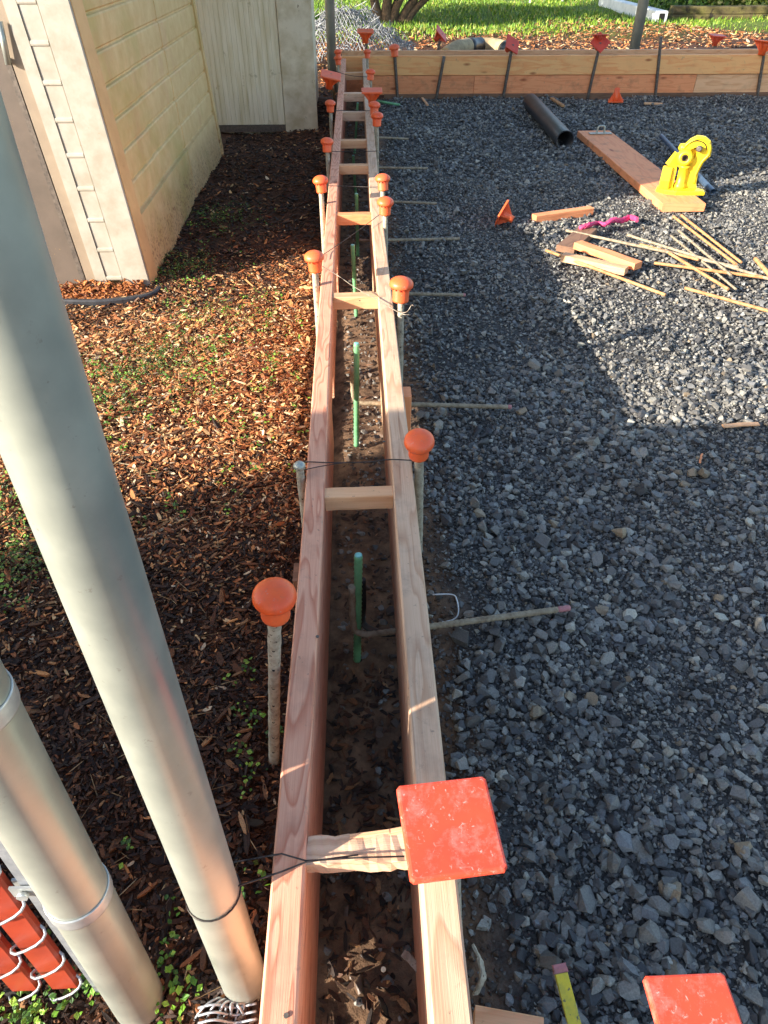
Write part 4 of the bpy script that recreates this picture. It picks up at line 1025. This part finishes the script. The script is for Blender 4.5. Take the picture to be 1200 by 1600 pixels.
MB().plank([(xb+(xc-xb)/2, BY-.01, -.04), (xb+(xc-xb)/2, BY-.01, 2.2)], xc-xb-.004, .03, .003, up=(0, -1, 0)).build('corner_board', 'oldwhite', pan)
MB().box(((xa+xc)/2-.02, BY+.72, 1.06), (xc-xa-.06, 1.36, 2.2)).build('core', 'oldwhite', pan)  # core extended back so that its shadow darkens the gap by the form
MB().box(((xa+xc)/2-.02, BY+.7, 2.19), (xc-xa+.1, 1.55, .05)).build('roof', 'darksteel', pan)
# ------------------------------------------------------------------ background
def post(px0, py0, px1, py1, Y, r, label):
    a = AY(px0, py0, Y); b = AY(px1, py1, Y); d = (b-a).normalized(); a = a-d*((a.z+.05)/d.z)
    single('fence_post', MB().tube([a, a+d*2.1], r, 16), 'galv', label, 'fence post', None, a)
post(519, 110, 515, 0, 7.6, .042, 'thin galvanized post standing just right of the white corner board')
post(989, 86, 1006, 0, 9.0, .055, 'leaning galvanized post standing behind the far form')
# heap of chain link
mb = MB(); ctr = AY(543, 80, 8.9)
def hz(x, y):
    r = ((x-ctr.x)/.62)**2+((y-8.95)/.7)**2; return .10+.44*math.exp(-r*1.3)+.03*math.sin(x*17+y*9)+.03*math.sin(y*13-x*11)
for sgn in (-1, 1):
    for k in range(-30, 31):
        P = []
        for i in range(24):
            s_ = (i-11.5)*.065; u = k*.038
            x_ = ctr.x+s_*.5*1.0+sgn*0+u; y_ = 8.95+sgn*s_*.9
            if abs(x_-ctr.x) < .72: P.append(Vector((x_, y_+.03*math.sin(i*2.1+k), hz(x_, y_)+.012*math.sin(i*3.1+k*1.7))))
        if len(P) > 3: mb.tube(P, .0036, 5)
for k in range(150):
    x_ = ctr.x+random.uniform(-.6, .6); y_ = 8.95+random.uniform(-.5, .5); z_ = hz(x_, y_)
    mb.tube([Vector((x_, y_, z_)), Vector((x_+random.uniform(-.06, .06), y_+.03, z_+.07)), Vector((x_+random.uniform(-.1, .1), y_, z_+.02))], .0036, 5)
M['heap'] = m_plain('dull_wire', lin(150, 152, 154), lin(120, 122, 124), 20, .6, .2, 0)
single('wire_mesh_heap', mb, 'heap', 'heap of crumpled grey chain link mesh behind the end of the form', 'wire mesh')
# beige and black tube
t = thing('drain_tube', AY(750, 78, 8.6), 'beige curved tube with black openings lying on the bark behind the far form', 'tube')
P = smoothpath([AY(696, 88, 8.2), AY(716, 76, 8.4), AY(745, 72, 8.9), AY(775, 73, 8.9), AY(795, 80, 8.6), AY(808, 88, 8.2)], 6)
MB().tube(P, .075, 20).build('body', 'beige', t)
for i0, i1 in ((9, 14), (22, 26)): MB().tube(P[i0:i1], .079, 20).build('black_band', 'blackpipe', t)
# dark pits: short open tubes sunk by the form
for (px, lab) in ((1112, 'dark round opening behind the far form below a red cap'), (1180, 'dark round opening behind the far form at the right edge')):
    p = AY(px, 82, 8.9); mb = MB().lathe([(.2, -.1), (.22, .03), (.18, .04), (.17, -.08)], 24, (p.x, 8.9, gh(np.array([p.x]), np.array([8.9]))[0]+.03), caps=False)
    single('pit_collar', mb, 'blackpipe', lab, 'pit collar')
# downspout
a = G(1036, 17, .2); b = G(944, -6, .2)
dn = thing('downspout', a, 'long white rectangular downspout lying on the lawn', 'downspout')
MB().plank([a, a.lerp(b, .5), b], .17, .17, .012).build('tube', 'white', dn)
d_ = (a-b).normalized(); sdv = d_.cross(Vector((0, 0, 1))).normalized()
MB().plank([a-d_*.02, a+d_*.004], .085, .11, .01).build('opening', 'black', dn).location = Vector((0, 0, -.03))
# timber edging
Yt = G(1130, 36, 0).y; ztw = AY(1130, 10, Yt).z
tw = thing('timber_wall', (6, Yt, 0), 'low mossy timber retaining wall at the back of the lawn', 'retaining wall')
x0_ = AY(1050, 30, Yt).x
hh_ = max(ztw, .2)
for i in range(4):
    MB().plank(resample((x0_+i*2.4, Yt+.1, hh_), (x0_+i*2.4+2.38, Yt+.1, hh_), 5, .01), .2, hh_*.48, .012).build('timber', 'tiewall', tw)
    MB().plank(resample((x0_+i*2.4, Yt+.08, hh_*.51), (x0_+i*2.4+2.38, Yt+.08, hh_*.51), 5, .01), .2, hh_*.55, .012).build('timber', 'tiewall', tw)
# white stones
n = 160; p = G(885, 3); x = p.x+rng.normal(0, .35, n); y = p.y+rng.normal(0, .3, n)
P = np.stack([x, y, gh(x, y)+rng.uniform(.02, .1, n)], -1)
tag(scatter('white_stones', small, P, rng.uniform(.05, .12, (n, 1))*np.ones((1, 3)), rotm(n), pickc(n, [lin(220, 220, 215), lin(190, 190, 186)], [1, 1]), M['stone']), 'patch of white stones at the far edge of the lawn', 'stones', kind='stuff')
# tree
def crown(name, parent, c, rad, n, sz, cols):
    c = np.array(c); q = rng.normal(0, 1, (n, 3)); q /= np.linalg.norm(q, axis=1)[:, None]; r = rng.random(n)**.45
    lob = 1+.28*np.sin(q[:, 0]*5+1)*np.sin(q[:, 1]*4)+.2*np.sin(q[:, 2]*7)
    P = c+q*(r*lob)[:, None]*np.array(rad); keep = np.sin(P[:, 0]*3.1)*np.sin(P[:, 1]*2.7+1)*np.sin(P[:, 2]*3.3)+rng.normal(0, .3, n) > -.35
    P = P[keep]; n = len(P); s_ = rng.uniform(sz*.6, sz*1.3, n)
    Rm = np.linalg.qr(rng.normal(0, 1, (n, 3, 3)))[0]
    off_ = np.array(WL[parent]) if parent is not None else 0
    o_ = scatter(name, leaf, P-off_, np.stack([s_, s_, s_], -1), Rm, pickc(n, cols, [1]*len(cols)), M['leaf'])
    if parent is not None: o_.parent = parent
    return o_
LC = [lin(52, 84, 30), lin(74, 108, 38), lin(96, 130, 46), lin(40, 66, 28)]
tb = G(608, 46, 0)
tree = thing('tree', tb, 'tree with several crooked stems growing behind the heap of mesh', 'tree')
mb = MB()
for (dx, hx, hy, r_, z_) in [(-.12, -.55, .3, .075, 1.9), (-.02, -.15, -.1, .08, 2.3), (.06, .2, .2, .07, 2.2), (.14, .9, .1, .065, 1.8), (.02, .5, -.3, .06, 2.0), (.18, 1.5, .2, .055, 1.7), (-.05, .08, .4, .06, 2.1)]:
    P = smoothpath([tb+Vector((dx*.7, 0, -.1)), tb+Vector((dx+hx*.12, hy*.1, .22)), tb+Vector((dx+hx*.45+.06, hy*.4, .7)), tb+Vector((dx+hx, hy, z_))], 6)
    mb.tube(P, [lerp(r_*1.25, r_*.35, i/(len(P)-1)) for i in range(len(P))], 10)
mb.build('stems', 'bark', tree)
crown('crown', tree, (tb.x+.3, tb.y, 2.1), (1.9, 1.6, 1.15), 14000, .09, LC)
crown('hanging_leaves', tree, (tb.x+.95, tb.y+.1, .82), (1.7, .6, .42), 1800, .07, LC)
# a second tree, behind the white wall, shading the lawn
t2b = Vector((-3.6, 11.2, 0)); tr2 = thing('tree', t2b, 'dense green tree behind the shed shading the lawn', 'tree')
MB().tube(smoothpath([t2b-Vector((0, 0, .1)), t2b+Vector((.05, 0, .8)), t2b+Vector((-.05, .1, 1.9)), t2b+Vector((.1, 0, 2.8))], 5), [.16-.006*i for i in range(16)], 12).build('trunk', 'bark', tr2)
crown('crown', tr2, (t2b.x, t2b.y, 2.4), (1.5, 1.1, 1.0), 11000, .13, LC)
# shrubs above the timber wall
for (px, lab) in ((1075, 'dark green shrub behind the left end of the timber wall'), (1150, 'yellow green shrub behind the middle of the timber wall'), (1215, 'pale shrub behind the right end of the timber wall')):
    p = AY(px, 5, Yt+1.0); sb = thing('shrub', (p.x, Yt+1.0, 0), lab, 'shrub', 'shrubs behind the timber wall')
    crown('foliage', sb, (p.x, Yt+1.0, .45), (.75, .5, .42), 2600, .07, LC if px < 1100 else [lin(130, 150, 60), lin(96, 120, 46), lin(180, 176, 110)])
    MB().tube([Vector((p.x, Yt+1, -.05)), Vector((p.x+.05, Yt+1, .5))], [.03, .01], 8).build('stem', 'bark', sb)
